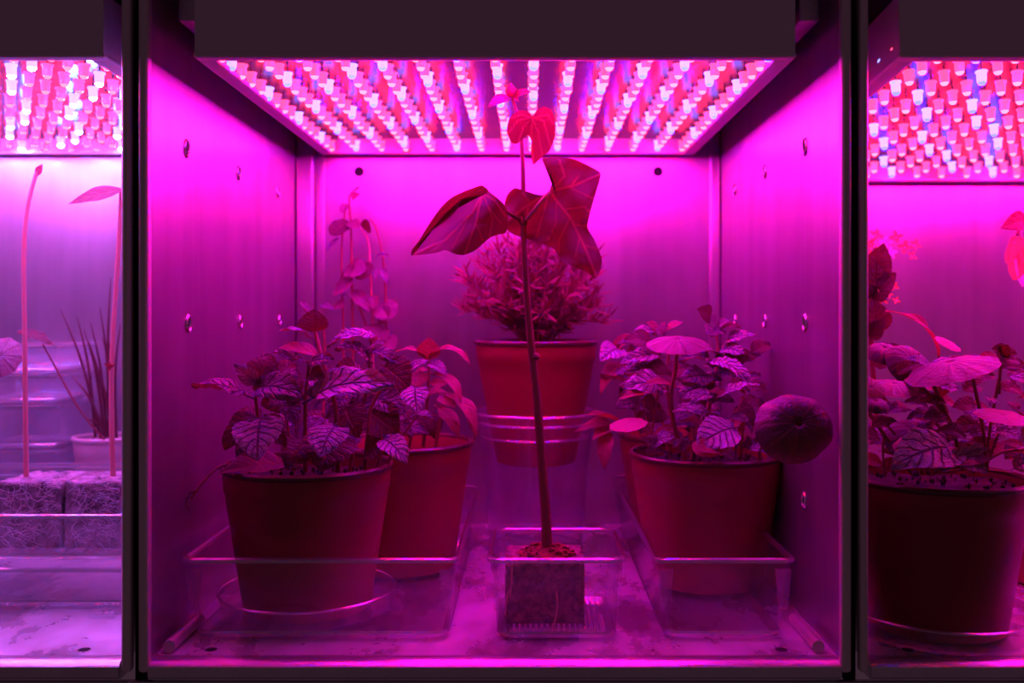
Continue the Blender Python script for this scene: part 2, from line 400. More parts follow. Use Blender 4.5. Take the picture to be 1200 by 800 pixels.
# ---------------------------------------------------------------- containers
def rrect(x0,x1,y0,y1,r,n=5):
    out=[]
    for (cx,cy,a0) in ((x1-r,y0+r,-PI/2),(x1-r,y1-r,0),(x0+r,y1-r,PI/2),(x0+r,y0+r,PI)):
        for k in range(n+1):
            a=a0+PI/2*k/n; out.append((cx+r*math.cos(a),cy+r*math.sin(a)))
    return out
def tray(name,label,x0,x1,y0,y1,z0,z1,group=None,cat='tray',taper=.008,m='clear',ribs=0,cr=.012,handles=True):
    root=thing(name,label,cat,((x0+x1)/2,(y0+y1)/2,z0),group)
    t=.0022
    def loop(b,d,z,r): 
        pts=rrect(x0+d,x1-d,y0+d,y1-d,max(r-d*.3,.003)); o=len(b.v); b.v+=[(x,y,z) for x,y in pts]; return o,len(pts)
    b=MB(); hz=z1-z0
    seq=[(taper+.006,z0+.0005,cr),(taper+.0015,z0+.0025,cr),(taper,z0+.007,cr),(.0035,z1-.018,cr),(.0005,z1-.012,cr),(0,z1-.002,cr)]
    inner=[(t,z1-.002,cr),(t+.0005,z1-.012,cr),(.0035+t,z1-.018,cr),(taper+t,z0+.008,cr),(taper+.006+t,z0+.003,cr)]
    idx=[]
    for d,z,r in seq+inner: idx.append(loop(b,d,z,r))
    n=idx[0][1]
    for (a,_),(c,_) in zip(idx,idx[1:]):
        for k in range(n): b.f.append((a+k,a+(k+1)%n,c+(k+1)%n,c+k)); b.mi.append(0)
    b.f.append(tuple(range(idx[0][0],idx[0][0]+n))); b.mi.append(0)
    b.f.append(tuple(range(idx[-1][0],idx[-1][0]+n))); b.mi.append(0)
    b.build('body',M[m],root,origin=((x0+x1)/2,(y0+y1)/2,z0))
    # flanged rim
    pts=rrect(x0-.003,x1+.003,y0-.003,y1+.003,cr)
    rb=MB(); secs=[(0,0),(0,.003),(.003,.0042),(.0052,.003),(.0052,0)]
    for (d,z) in secs:
        rb.v+=[(x,y,z1-.003+z) for x,y in rrect(x0-.003+d,x1+.003-d,y0-.003+d,y1+.003-d,cr)]
    m_=len(pts); q=len(secs)
    for i in range(q):
        for k in range(m_):
            j=(i+1)%q; rb.f.append((i*m_+k,i*m_+(k+1)%m_,j*m_+(k+1)%m_,j*m_+k)); rb.mi.append(0)
    rb.build('rim',M['clear_rim'],root)
    # ring added to carry the bright light line along the base edge
    eb=MB(); q0=len(rrect(0,1,0,1,.1)); secs=[(taper+.0005,.0075),(taper-.0006,.0055),(taper+.001,.0020),(taper+.006,-.0002),(taper+.008,.0018),(taper+.004,.0050)]
    for (d,z) in secs: eb.v+=[(x,y,z0+.0006+z) for x,y in rrect(x0+d,x1-d,y0+d,y1-d,cr)]
    for i in range(len(secs)):
        for k in range(q0):
            j=(i+1)%len(secs); eb.f.append((i*q0+k,i*q0+(k+1)%q0,j*q0+(k+1)%q0,j*q0+k)); eb.mi.append(0)
    eb.build('base_edge',M['clear_rim'],root)
    # corner gussets (the stacking ribs of the tray)
    if handles:
        for (cx,cy,sx,sy) in ((x0,y0,1,1),(x1,y0,-1,1),(x1,y1,-1,-1),(x0,y1,1,-1)):
            g=MB(); A=(cx+sx*.001,cy+sy*.012,z1-.012); 
            zb=z1-.048 if hz>.07 else z0+.02
            w1=.004
            pts_=[(cx+sx*.0012,cy+sy*.002,z1-.010),(cx+sx*.016,cy+sy*.0012,z1-.010),(cx+sx*.012,cy+sy*.003,zb),(cx+sx*.004,cy+sy*.005,zb)]
            vv=[Vector(p) for p in pts_]; back=[p+Vector((0,sy*.004,0)) for p in vv]
            g.add(vv+back,[(0,1,2,3),(7,6,5,4),(0,4,5,1),(1,5,6,2),(2,6,7,3),(3,7,4,0)])
            g.build('corner_rib',M['frosted'],root,smooth=False)
    if ribs:
        for k in range(ribs):
            x=x0+.016+(x1-x0-.032)*k/(ribs-1)
            MB().box((x-.0013,y0+.012,z0+.0035),(x+.0013,y1-.02,z0+.0085),.0008).build('base_ridge',M['clear_rim'],root,origin=(x,y0,z0))
    return root
rT=1.055; zr=H-290*rT*S
def X(px,r): return (px-620)*S*r
YT=D0*(rT-1)
tray('storage_tray','long clear plastic tray holding two terracotta pots and a saucer',X(214,rT),X(535,rT),YT,D0*.50,.0006,zr,'clear trays on the middle shelf')
tray('storage_tray','small square clear tray holding the dark rockwool cube',X(574,rT),X(731,rT),YT,D0*(rT-1)+.124,.0006,zr,'clear trays on the middle shelf',taper=.006)
tray('storage_tray','clear plastic tray under the pot of round leaves and mint',X(769,rT),X(930,rT),YT,.500,.0006,zr,'clear trays on the middle shelf')
# ribbed insert under the rockwool cube
rt=thing('ribbed_mat','ribbed clear mat beneath the rockwool cube in small tray','mat',(X(652,rT),YT+.06,.004))
for k in range(18):
    x=X(592,rT)+ (X(706,rT)-X(592,rT))*k/17
    MB().box((x-.0017,YT+.014,.0046),(x+.0014,YT+.100,.0096),.0009).build('ridge',M['clear_rim'],rt,origin=(x,YT+.02,.0046))
# saucers
def saucer(label,cx,cy,R,z,hh=.022):
    b=MB(); b.lathe([(.0001,.001),(R-.010,.001),(R-.004,.003),(R,hh),(R+.001,hh+.001),(R-.0012,hh+.0012),(R-.0055,.0045),(R-.011,.003),(.0001,.003)],72)
    b.v=[(x+cx,y+cy,zz+z) for x,y,zz in b.v]
    root=thing('plant_saucer',label,'saucer',(cx,cy,z),'clear plant saucers')
    b.build('dish',M['clear'],root,origin=(cx,cy,z))
    MB().lathe([(R+.001,hh),(R+.0016,hh+.0012),(R,hh+.0022),(R-.0014,hh+.0012)],72,(cx,cy,z),True).build('rim',M['clear_rim'],root,origin=(cx,cy,z))
    return root

# rails on the floor beside the side walls
for (xa,lab) in ((X(195,1.02)+.001,'small steel rail on the floor beside the long tray'),(X(965,1.03)-.006,'small steel rail on the floor beside the right wall')):
    b=MB(); b.tube([(xa,.020,.0062),(xa,.10,.0062)],.0055,12)
    tag(b.build('shelf_rail',M['post'],origin=(xa,.02,0)),lab,'rail')

# ---------------------------------------------------------------- pots
def pot_parts(root,cx,cy,z,R,Rb,Hh,m='pot',soil_d=.012,rim='pot_rim'):
    b=MB()
    prof=[(.0001,.003),(Rb-.010,.003),(Rb-.004,.0),(Rb,.002),(Rb+.001,.006)]
    bh=Hh-.026
    for k in range(1,7):
        t=k/6; prof.append((Rb+.001+(R-.0055-Rb)*t,.006+(bh-.006)*t))
    prof+=[(R-.0035,bh+.0015),(R-.0028,bh+.012),(R-.0022,Hh-.006),(R-.0045,Hh-.004),(R-.006,Hh-.01),(R-.0075,bh),(Rb-.001,.010),(.0001,.006)]
    b.lathe(prof,72,(cx,cy,z)); b.build('pot',M[m],root,origin=(cx,cy,z))
    rr=MB(); rr.lathe([(R-.0022,Hh-.0065),(R,Hh-.005),(R+.0006,Hh-.002),(R-.001,Hh),(R-.004,Hh),(R-.0052,Hh-.003),(R-.0045,Hh-.0045)],72,(cx,cy,z),True)
    rr.build('rim',M[rim],root,origin=(cx,cy,z))
    s=MB(); n=28; rs=10; Rs=R-.0085; zs=z+Hh-soil_d
    for q in range(rs+1):
        for k in range(n):
            a=2*PI*k/n; ra=Rs*(q+.02)/(rs+.02); x=cx+ra*math.cos(a); y=cy+ra*math.sin(a)
            s.v.append((x,y,zs-.004+.007*noise.noise(Vector((x*60,y*60,3)))))
    for q in range(rs):
        for k in range(n): s.f.append((q*n+k,q*n+(k+1)%n,(q+1)*n+(k+1)%n,(q+1)*n+k)); s.mi.append(0)
    s.f.append(tuple(range(n))); s.mi.append(0)
    # crumbs
    rnd=random.Random(int(cx*1000)+7)
    for _ in range(70):
        a=rnd.uniform(0,2*PI); ra=Rs*.93*math.sqrt(rnd.random()); q=rnd.uniform(.001,.003)
        x=cx+ra*math.cos(a); y=cy+ra*math.sin(a)
        s.add([(x-q,y,zs),(x,y-q*.8,zs+q*.3),(x+q*.9,y+q*.2,zs),(x,y+q,zs+q*.2),(x+q*.2,y,zs+q*1.1),(x,y,zs-.004)],[(0,1,4),(1,2,4),(2,3,4),(3,0,4),(1,0,5),(2,1,5),(3,2,5),(0,3,5)])
    s.build('soil',M['soil'],root,origin=(cx,cy,zs))

# ---------------------------------------------------------------- leaves
def width_fn(kind,u):
    if kind=='mint': return (math.sin(PI*min(1,u**.78))**.85)
    if kind=='lance': return (math.sin(PI*u**.9)**1.1)
    if kind=='oval': return max(0,1-(2*u-1)**2)**.5
    if kind=='needle': return max(0,1-(2*u-1)**4)**.5
    return math.sin(PI*u)
def leaf_mesh(kind,m,seed,bend=1.0,cup=.25,wav=.05,W=.30,serr=.09,nu=30,nv=8):
    rnd=random.Random(seed); ph=Vector((rnd.uniform(0,50),rnd.uniform(0,50),0))
    cl=[Vector((0,0,0))]; th=bend*.5
    for i in range(nu):
        a=th-bend*(i+.5)/nu+rnd.uniform(-.02,.02); cl.append(cl[-1]+Vector((math.cos(a),0,math.sin(a)))/nu)
    L=cl[-1].length; ang=math.atan2(cl[-1].z,cl[-1].x)
    R=Matrix.Rotation(ang,3,'Y'); cl=[R@p/L for p in cl]
    vs_=[]; uvs=[]
    for i in range(nu+1):
        u=i/nu; w_=width_fn(kind,min(.995,max(.012,u)))*W
        tg=(cl[min(i+1,nu)]-cl[max(i-1,0)]).normalized(); nr=Vector((-tg.z,0,tg.x))
        saw=(i%3)/3.0
        for j in range(nv+1):
            v=2*j/nv-1
            ww=w_*(1+(serr*(saw-.3) if abs(v)>.95 else 0))
            q=noise.noise(ph+Vector((u*4,v*2.5,0)))*wav*(abs(v)**.7)*1.6
            quilt=.012*math.cos((u-abs(v)*.3)*7*2*PI)*min(1,abs(v)*4)*(1-abs(v)**4) if kind=='mint' else 0
            p=cl[i]+Vector((-.10*abs(v)*ww,v*ww,0))+nr*(cup*abs(v)*ww*(1 if cup>0 else 1)+q-quilt)
            vs_.append(p); uvs.append((u,.5+v*.5))
    fs=[]
    for i in range(nu):
        for j in range(nv):
            a=i*(nv+1)+j; fs.append((a,a+nv+1,a+nv+2,a+1))
    # petiole
    b=MB(); b.add(vs_,fs)
    ps=[Vector((-.14,0,-.04)),Vector((-.05,0,-.01)),cl[2]-Vector((0,0,.006))]
    if kind!='needle': b.tube(ps,[.014,.012,.008],5)
    me=bpy.data.meshes.new(kind+'_leaf'); me.from_pydata([tuple(v) for v in b.v],[],b.f)
    me.materials.append(m)
    ul=me.uv_layers.new(name='UVMap'); 
    uvs+= [(.5,.5)]*(len(b.v)-len(uvs))
    for l in me.loops: ul.data[l.index].uv=uvs[l.vertex_index]
    for p in me.polygons: p.use_smooth=True
    return me
def round_mesh(m,seed,dome=.15,lobes=9,amp=.025,notch=0.0,n=54,rs=9):
    rnd=random.Random(seed); ph=rnd.uniform(0,40)
    vs_=[(0,0,-.02)]; uvs=[(0,0)]
    for q in range(1,rs+1):
        for k in range(n+1):
            a=2*PI*k/n; rr=q/rs
            R=1+amp*math.cos(a*lobes)+ .05*noise.noise(Vector((math.cos(a)*1.5+ph,math.sin(a)*1.5,0)))
            if notch: R*=1-notch*math.exp(-((min(a,2*PI-a))/.25)**2)
            z=-dome*rr**(4 if dome>.4 else 2)+.05*rr*rr*noise.noise(Vector((math.cos(a)*2+ph,math.sin(a)*2,5)))+.012*rr*math.cos(a*9)
            vs_.append((rr*R*math.cos(a),rr*R*math.sin(a),z+dome*.4)); uvs.append((a/(2*PI),rr))
    fs=[]
    for k in range(n): fs.append((0,1+k,2+k))
    for q in range(rs-1):
        for k in range(n): a=1+q*(n+1)+k; fs.append((a,a+n+1,a+n+2,a+1))
    me=bpy.data.meshes.new('round_leaf'); me.from_pydata(vs_,[],fs); me.materials.append(m)
    ul=me.uv_layers.new(name='UVMap')
    for l in me.loops: ul.data[l.index].uv=uvs[l.vertex_index]
    for p in me.polygons: p.use_smooth=True
    return me
LM={}
def variants(key,n,fn): LM[key]=[fn(i) for i in range(n)]
variants('mint',5,lambda i: leaf_mesh('mint',M['mint'],i,.9+.2*i,.22+.05*(i%3),.09,.29))
variants('pale',4,lambda i: leaf_mesh('mint',M['mint_lit'],20+i,.8+.25*i,.2,.08,.29))
variants('dark',4,lambda i: leaf_mesh('mint',M['mint_dark'],40+i,.8+.2*i,.25,.06,.36))
variants('lance',4,lambda i: leaf_mesh('lance',M['lance'],60+i,1.3+.3*i,.3,.04,.17,serr=0))
variants('lance_flat',3,lambda i: leaf_mesh('lance',M['lance'],80+i,.5,.3,.03,.24,serr=0))
variants('oval',4,lambda i: leaf_mesh('oval',M['round'],90+i,.7,.12,.05,.42,serr=0))
variants('oval_dark',3,lambda i: leaf_mesh('oval',M['mint_dark'],95+i,.6,.1,.04,.40,serr=0))
variants('needle',3,lambda i: leaf_mesh('needle',M['mint'],100+i,.3,.1,.01,.055,serr=0,nu=6,nv=2))
variants('round',3,lambda i: round_mesh(M['round'],i,.22))
variants('round_dark',2,lambda i: round_mesh(M['round_dark'],i+5,.5,9,.012))
variants('round_pink',2,lambda i: round_mesh(M['round_pink'],i+9,.08))
CNT=[0]
def leaf(root,key,A,B,up=(0,-.3,1),wid=1.0,name='leaf'):
    ms=LM[key]; me=ms[CNT[0]%len(ms)]; CNT[0]+=1
    A=Vector(A);B=Vector(B); d=B-A; L=d.length; x=d.normalized(); u=Vector(up); z=(u-x*u.dot(x))
    if z.length<1e-3: z=x.orthogonal()
    z.normalize(); y=z.cross(x)
    o=bpy.data.objects.new(name,me); C.objects.link(o); o.parent=root
    m3=Matrix((x,y,z)).transposed().to_4x4()
    o.matrix_basis=Matrix.Translation(A-root.location)@m3@Matrix.Diagonal((L,L*wid,L,1))
    return o
def disc(root,key,c,nrm,R,asp=1.0,name='leaf',ax=(1,0,0),spin=0):
    ms=LM[key]; me=ms[CNT[0]%len(ms)]; CNT[0]+=1
    z=Vector(nrm).normalized(); x=Vector(ax); x=(x-z*x.dot(z)).normalized(); y=z.cross(x)
    o=bpy.data.objects.new(name,me); C.objects.link(o); o.parent=root
    m3=Matrix((x,y,z)).transposed().to_4x4()
    o.matrix_basis=Matrix.Translation(Vector(c)-root.location)@m3@Matrix.Rotation(spin,4,'Z')@Matrix.Diagonal((R,R*asp,R,1)) if not spin else Matrix.Translation(Vector(c)-root.location)@m3@Matrix.Diagonal((R,R*asp,R,1))@Matrix.Rotation(spin,4,'Z')
    return o

# zoom-window helpers: Z1 = front left plant, Z2 = right plant, Z3 = right bay
def Z1(x,y,r): return P(220+x/3.48,340+y/3.48,r)
def Z2(x,y,r): return P(660+x/3.48,340+y/3.48,r)
def Z3(x,y,r): return P(1000+x/2.16,230+y/2.16,r)
UPC=(0,-.8,.6)   # blade that shows its upper face to the front
rnd=random.Random(11)

# ---- front left mint in terracotta pot
zs=.0042+.0009; zp=zs+.0035
c=P(361,0,1.157); cx,cy=c.x,c.y
saucer('round clear saucer under the front mint pot in the long tray',cx,cy,.086,zs-.001)
g='terracotta plastic pots on the middle shelf'
mint=thing('potted_mint','bushy crinkled mint in dark terracotta pot standing in clear saucer','potted plant',(cx,cy,zp),g)
pot_parts(mint,cx,cy,zp,.0845,.062,.143)
SO=lambda x,r: P(x,540,r)
for (a,rr) in (([(275,375,1.12),(278,450,1.12),(290,560,1.13),(300,720,1.14)],1),([(495,300,1.12),(482,420,1.12),(478,560,1.13),(480,740,1.13)],1.1),
        ([(520,170,1.15),(545,270,1.14),(590,420,1.13),(610,560,1.13),(612,740,1.14)],1.4),([(790,400,1.12),(745,490,1.12),(735,600,1.12),(722,730,1.13)],1.1),
        ([(740,250,1.17),(735,380,1.16),(690,560,1.16),(660,740,1.16)],1),([(900,330,1.18),(850,450,1.18),(800,600,1.17),(770,740,1.17)],1),([(380,330,1.17),(400,500,1.17),(430,740,1.16)],1),([(930,520,1.15),(900,560,1.15),(850,640,1.15),(800,740,1.15)],.8)):
    stem('stem',[Z1(*q) for q in a],[.0014*rr,.0017*rr,.0022*rr],mint,M['stem'] if rr!=1 else M['stem_dark'])
F=[ # key, base(x,y,r), tip(x,y,r), up, width
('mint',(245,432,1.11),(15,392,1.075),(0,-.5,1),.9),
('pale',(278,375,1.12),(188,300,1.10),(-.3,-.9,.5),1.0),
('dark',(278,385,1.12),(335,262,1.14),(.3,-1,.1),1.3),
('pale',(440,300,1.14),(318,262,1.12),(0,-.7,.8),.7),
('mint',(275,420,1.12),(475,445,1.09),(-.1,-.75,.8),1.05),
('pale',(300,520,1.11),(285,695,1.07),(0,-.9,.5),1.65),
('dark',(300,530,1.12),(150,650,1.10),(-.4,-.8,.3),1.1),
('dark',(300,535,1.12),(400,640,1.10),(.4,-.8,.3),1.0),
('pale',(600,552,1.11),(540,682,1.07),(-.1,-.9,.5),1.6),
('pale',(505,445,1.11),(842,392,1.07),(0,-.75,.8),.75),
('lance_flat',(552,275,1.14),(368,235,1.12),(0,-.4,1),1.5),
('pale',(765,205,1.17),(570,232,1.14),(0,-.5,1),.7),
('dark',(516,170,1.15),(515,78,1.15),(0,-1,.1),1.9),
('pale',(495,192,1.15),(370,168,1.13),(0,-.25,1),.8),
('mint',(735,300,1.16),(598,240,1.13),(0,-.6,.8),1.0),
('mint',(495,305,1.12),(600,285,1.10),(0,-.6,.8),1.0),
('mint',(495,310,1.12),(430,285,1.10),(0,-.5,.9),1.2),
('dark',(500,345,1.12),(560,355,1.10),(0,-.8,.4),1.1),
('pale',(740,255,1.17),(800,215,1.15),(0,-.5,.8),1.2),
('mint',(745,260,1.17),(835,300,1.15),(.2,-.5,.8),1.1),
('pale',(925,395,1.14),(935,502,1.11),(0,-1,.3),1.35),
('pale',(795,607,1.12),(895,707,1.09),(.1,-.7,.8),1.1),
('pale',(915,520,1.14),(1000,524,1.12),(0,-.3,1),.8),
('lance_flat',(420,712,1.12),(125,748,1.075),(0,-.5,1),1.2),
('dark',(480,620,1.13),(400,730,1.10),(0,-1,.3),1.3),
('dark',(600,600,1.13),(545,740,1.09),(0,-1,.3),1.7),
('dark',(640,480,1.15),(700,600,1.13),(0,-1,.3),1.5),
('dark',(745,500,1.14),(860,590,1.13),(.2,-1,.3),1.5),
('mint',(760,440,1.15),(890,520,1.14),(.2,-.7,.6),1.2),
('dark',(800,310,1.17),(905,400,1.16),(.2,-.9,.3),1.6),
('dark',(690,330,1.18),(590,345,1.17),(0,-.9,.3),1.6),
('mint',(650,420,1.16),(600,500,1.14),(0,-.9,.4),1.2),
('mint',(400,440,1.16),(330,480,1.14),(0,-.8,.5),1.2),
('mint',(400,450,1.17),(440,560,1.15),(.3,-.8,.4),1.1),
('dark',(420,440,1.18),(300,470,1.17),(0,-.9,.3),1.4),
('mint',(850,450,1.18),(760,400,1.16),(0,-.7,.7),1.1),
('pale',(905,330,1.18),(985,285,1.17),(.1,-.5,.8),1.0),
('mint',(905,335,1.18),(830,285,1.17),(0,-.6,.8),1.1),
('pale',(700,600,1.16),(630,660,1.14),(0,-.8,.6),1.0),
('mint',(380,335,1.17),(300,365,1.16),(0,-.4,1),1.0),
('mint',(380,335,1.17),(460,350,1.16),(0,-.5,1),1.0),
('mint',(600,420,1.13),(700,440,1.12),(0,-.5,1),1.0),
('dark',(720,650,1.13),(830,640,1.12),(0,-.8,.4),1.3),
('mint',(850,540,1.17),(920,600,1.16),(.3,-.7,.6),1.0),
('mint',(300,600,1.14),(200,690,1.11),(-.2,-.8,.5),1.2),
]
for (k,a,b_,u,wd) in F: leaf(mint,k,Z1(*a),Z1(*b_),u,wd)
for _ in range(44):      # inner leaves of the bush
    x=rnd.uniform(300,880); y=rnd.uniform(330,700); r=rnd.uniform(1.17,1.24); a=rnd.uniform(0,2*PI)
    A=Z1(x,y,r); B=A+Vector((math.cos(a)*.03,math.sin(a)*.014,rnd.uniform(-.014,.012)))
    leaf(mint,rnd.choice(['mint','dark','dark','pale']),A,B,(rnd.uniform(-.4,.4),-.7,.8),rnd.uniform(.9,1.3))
stem('stem',[P(275,543,1.1),P(255,548,1.09),P(238,565,1.08),P(224,584,1.08)],[.0012,.001,.0007],mint,M['stem'])
leaf(mint,'mint',P(229,576,1.08),P(221,598,1.075),(-1,-.6,0),.7)

# ---- second pot, behind it
c=P(470,0,1.36); cx,cy=c.x,c.y; zq=.0045
lp=thing('potted_seedlings','narrow drooping leaves in terracotta pot behind the front mint pot','potted plant',(cx,cy,zq),g)
pot_parts(lp,cx,cy,zq,.0845,.062,.147,soil_d=.020)
base=P(500,522,1.36)
for a in ([(960,640),(975,480),(985,290)],[(900,640),(930,500),(945,320)],[(1010,640),(1030,520),(1040,430)]):
    stem('stem',[Z1(x,y,1.34) for x,y in a],[.0022,.0018,.0012],lp,M['stem'])
for (k,a,b_,u,wd) in [
 ('lance_flat',(982,285,1.34),(985,188,1.33),(0,-1,.2),2.0),
 ('lance',(985,280,1.34),(1155,310,1.32),(0,-.3,1),.9),('lance',(975,280,1.34),(850,250,1.32),(0,-.3,1),.9),
 ('lance',(1000,345,1.33),(1115,460,1.30),(.3,-.5,1),1.0),('lance',(1040,430,1.33),(1172,610,1.30),(.4,-.5,1),1.0),
 ('lance_flat',(1030,430,1.33),(1090,480,1.30),(0,-.7,.8),1.3),('lance',(1020,480,1.34),(1105,600,1.32),(.3,-.7,.8),1.4),
 ('pale',(985,300,1.33),(1055,345,1.31),(0,-.6,1),1.0),('pale',(975,300,1.33),(900,320,1.31),(0,-.6,1),.9),
 ('lance_flat',(945,330,1.33),(935,400,1.31),(0,-1,.2),2.0),('mint',(960,420,1.34),(880,470,1.32),(0,-.8,.6),1.1),
 ('lance',(960,440,1.34),(1060,420,1.35),(0,-.6,1),1.2),('lance',(985,330,1.36),(920,360,1.37),(0,-.6,1),1.2),
 ('dark',(960,500,1.35),(900,600,1.33),(0,-.9,.4),1.3),('dark',(1000,500,1.36),(1010,610,1.35),(0,-.9,.4),1.0),
 ('lance_flat',(990,380,1.36),(1060,380,1.36),(0,-.9,.4),1.3)]:
    leaf(lp,k,Z1(*a),Z1(*b_),u,wd)

# ---- trailing seedlings in the back left corner
c=P(420,0,1.56); zt=.0005
vn=thing('trailing_seedlings','thin climbing seedlings with drooping cotyledons in back left corner','plant',(c.x,c.y,zt))
pot_parts(vn,c.x,c.y,zt,.050,.038,.075,soil_d=.01)
def Z4(x,y,r): return P(290+x/3.81,210+y/3.81,r)
for a in ([(430,1250),(428,700),(420,380),(425,240),(440,110)],[(480,1250),(470,700),(465,360),(462,200),(455,80),(495,35)],
          [(560,1250),(560,700),(548,400),(540,280),(500,210)],[(640,1250),(620,700),(615,480),(600,320),(575,220),(545,175)],[(330,1250),(345,720),(300,640),(240,560)],[(520,1250),(560,800),(480,520),(440,450)]):
    stem('stem',[Z4(x,y,1.55) for x,y in a],[.0019,.0016,.0010],vn,M['stem'] if a[0][0]!=560 else M['stem_pale'],6)
for (k,x0,y0,x1,y1,wd) in [('oval_dark',450,190,372,250,1.0),('oval',455,190,500,222,.8),('oval',440,110,425,150,.7),('lance_flat',490,60,470,95,1.2),('lance_flat',480,70,500,35,1),
  ('oval_dark',535,235,535,180,1.0),('pale',405,265,350,325,.5),('oval',440,400,525,410,1.2),('oval_dark',525,365,500,450,1.2),('oval',395,480,470,465,1.5),('pale',395,500,450,525,.4),
  ('pale',580,345,635,345,.6),('pale',600,400,630,480,.5),('pale',585,405,570,470,.4),('oval',590,560,650,620,1.3),('oval',585,640,640,580,1.0),('oval',560,520,560,580,.8),('oval',540,650,570,710,1.2),
  ('pale',330,560,390,585,.6),('oval',390,560,430,570,1.0),('oval',470,500,550,590,.55),('oval',620,700,650,760,1.0),('pale',240,545,285,600,.5),('oval',590,660,610,720,1.0)]:
    leaf(vn,k,Z4(x0,y0,1.55),Z4(x1,y1,1.53),(0,-.8,.5),wd)

# ---- rosemary-like bush on an upturned clear cup, back centre
rB=1.49; c=P(628,0,rB); cx,cy=c.x,c.y
zc=.0005; zcup_top=H+(365-482)*S*rB; zpot=H+(365-541)*S*rB
cup=thing('clear_cup','tall clear plastic cup carrying the fine-leaved plant at the back','cup',(cx,cy,zc))
R1=72*S*rB; R0=54*S*rB
cb=MB(); cb.lathe([(.0001,.001),(R0-.003,.001),(R0,.003),(R0+.003,.03),(R0+.007,zpot-.012),(R1-.004,zcup_top-.012),(R1-.001,zcup_top-.006),(R1,zcup_top),(R1-.0018,zcup_top),(R1-.003,zcup_top-.006),(R1-.006,zcup_top-.012),(R0+.005,zpot-.012),(R0+.001,.03),(R0-.002,.004),(.0001,.003)],64,(cx,cy,zc))
cb.build('body',M['frosted'],cup,origin=(cx,cy,zc))
for zz,rr in ((zcup_top,R1),(zcup_top-.012,R1-.0035),(zcup_top-.030,R1-.009)):
    MB().lathe([(rr,-.0016),(rr+.0016,0),(rr,.0016),(rr-.0016,0)],64,(cx,cy,zz),True).build('ring',M['clear_rim'],cup,origin=(cx,cy,zz))
MB().lathe([(R0-.002,-.001),(R0+.001,0),(R0-.002,.001)],64,(cx,cy,zc+.003),True).build('ring',M['clear_rim'],cup,origin=(cx,cy,zc))
Rp=72.5*S*rB; Hp=H+(365-398)*S*rB-zpot
bush=thing('potted_bush','fine needle-leaved bush in bright red terracotta pot on clear cup','potted plant',(cx,cy,zpot),g)
pot_parts(bush,cx,cy,zpot,Rp,.0505,Hp,soil_d=.010)
rnd=random.Random(3)
tip0=Vector((cx,cy,zpot+Hp-.012))
nl=0
dirs=[]
for k in range(60):
    a=2.399963*k; el=math.radians(12+76*((k+.5)/60)**.8)
    dirs.append(Vector((math.cos(a)*math.cos(el),math.sin(a)*math.cos(el)*.75,math.sin(el))))
ndl=MB()
for d in dirs:
    L=rnd.uniform(.085,.12)*(1.0 if d.z>.4 else .92)
    s0=tip0+Vector((d.x*.010,d.y*.01,0)); mid=s0+Vector((d.x*L*.42,d.y*L*.42,L*.35+d.z*L*.15)); e=tip0+Vector((d.x*L*1.05,d.y*L,.012+d.z*L*1.12))
    pts=smoothpath([s0,mid,e],6)
    MB().tube(pts,lerpl([.0016,.0011,.0006],len(pts)),5).build('twig',M['stem'],bush,origin=s0)
    for q in range(4,len(pts)):
        for _ in range(7):
            dd=Vector((rnd.gauss(0,1),rnd.gauss(0,1),rnd.gauss(.5,.8)))+d*1.0; dd.normalize()
            A=pts[q]+Vector((rnd.uniform(-.003,.003),)*3); B=A+dd*rnd.uniform(.014,.028)
            sd=dd.orthogonal().normalized()*.0017; up2=dd.cross(sd).normalized()*.0006
            m1=(A+B)/2
            ndl.add([A,m1+sd,B,m1-sd,m1+up2],[(0,1,4),(1,2,4),(2,3,4),(3,0,4),(0,3,2,1)])
o=ndl.build('needles',M['lance'],bush,smooth=False); o['kind']='stuff'
me=o.data; me.uv_layers.new(name='UVMap')

# ---- right pot : mint with round leaves
g2='terracotta plastic pots on the middle shelf'
c=P(827,0,1.285); cx,cy=c.x,c.y
rp=thing('potted_herb','mint and round umbrella leaves in terracotta pot near right wall','potted plant',(cx,cy,.0045),g2)
pot_parts(rp,cx,cy,.0045,.0845,.062,.143,soil_d=.009)
c3=P(801,0,1.48)
p3=thing('potted_sprigs','mostly hidden terracotta pot with trailing sprigs behind the right pot','potted plant',(c3.x,c3.y,.0045),g2)
pot_parts(p3,c3.x,c3.y,.0045,.0835,.060,.143,soil_d=.015)
for (k,a,b_,u,wd) in [('mint',(320,400,1.45),(150,350,1.4),(0,-.6,.8),.9),('lance',(260,330,1.45),(150,430,1.4),(-.3,-.7,.6),1.1),('lance_flat',(200,240,1.45),(300,180,1.43),(0,-.8,.6),1.0),
     ('pale',(230,240,1.44),(150,290,1.4),(0,-.8,.6),1.2),('lance',(190,580,1.40),(170,735,1.37),(-.3,-.9,.2),1.2),('lance_flat',(240,560,1.42),(45,578,1.36),(0,-.4,1),.5),('lance_flat',(230,545,1.42),(90,510,1.36),(0,-.4,1),.5),('lance_flat',(220,560,1.42),(120,610,1.36),(0,-.4,1),.8),
     ('dark',(300,400,1.45),(240,480,1.42),(0,-.8,.5),1.2),('pale',(280,260,1.45),(340,200,1.43),(0,-.8,.5),1.0),('lance',(250,300,1.45),(150,380,1.42),(0,-.8,.6),1.2)]:
    leaf(p3,k,Z2(*a),Z2(*b_),u,wd)
for a in ([(330,640),(290,480),(240,240)],[(330,640),(230,560),(190,570)],[(340,640),(330,400),(300,200)]):
    stem('stem',[Z2(x,y,1.44) for x,y in a],[.0016,.0014,.001],p3,M['stem'])
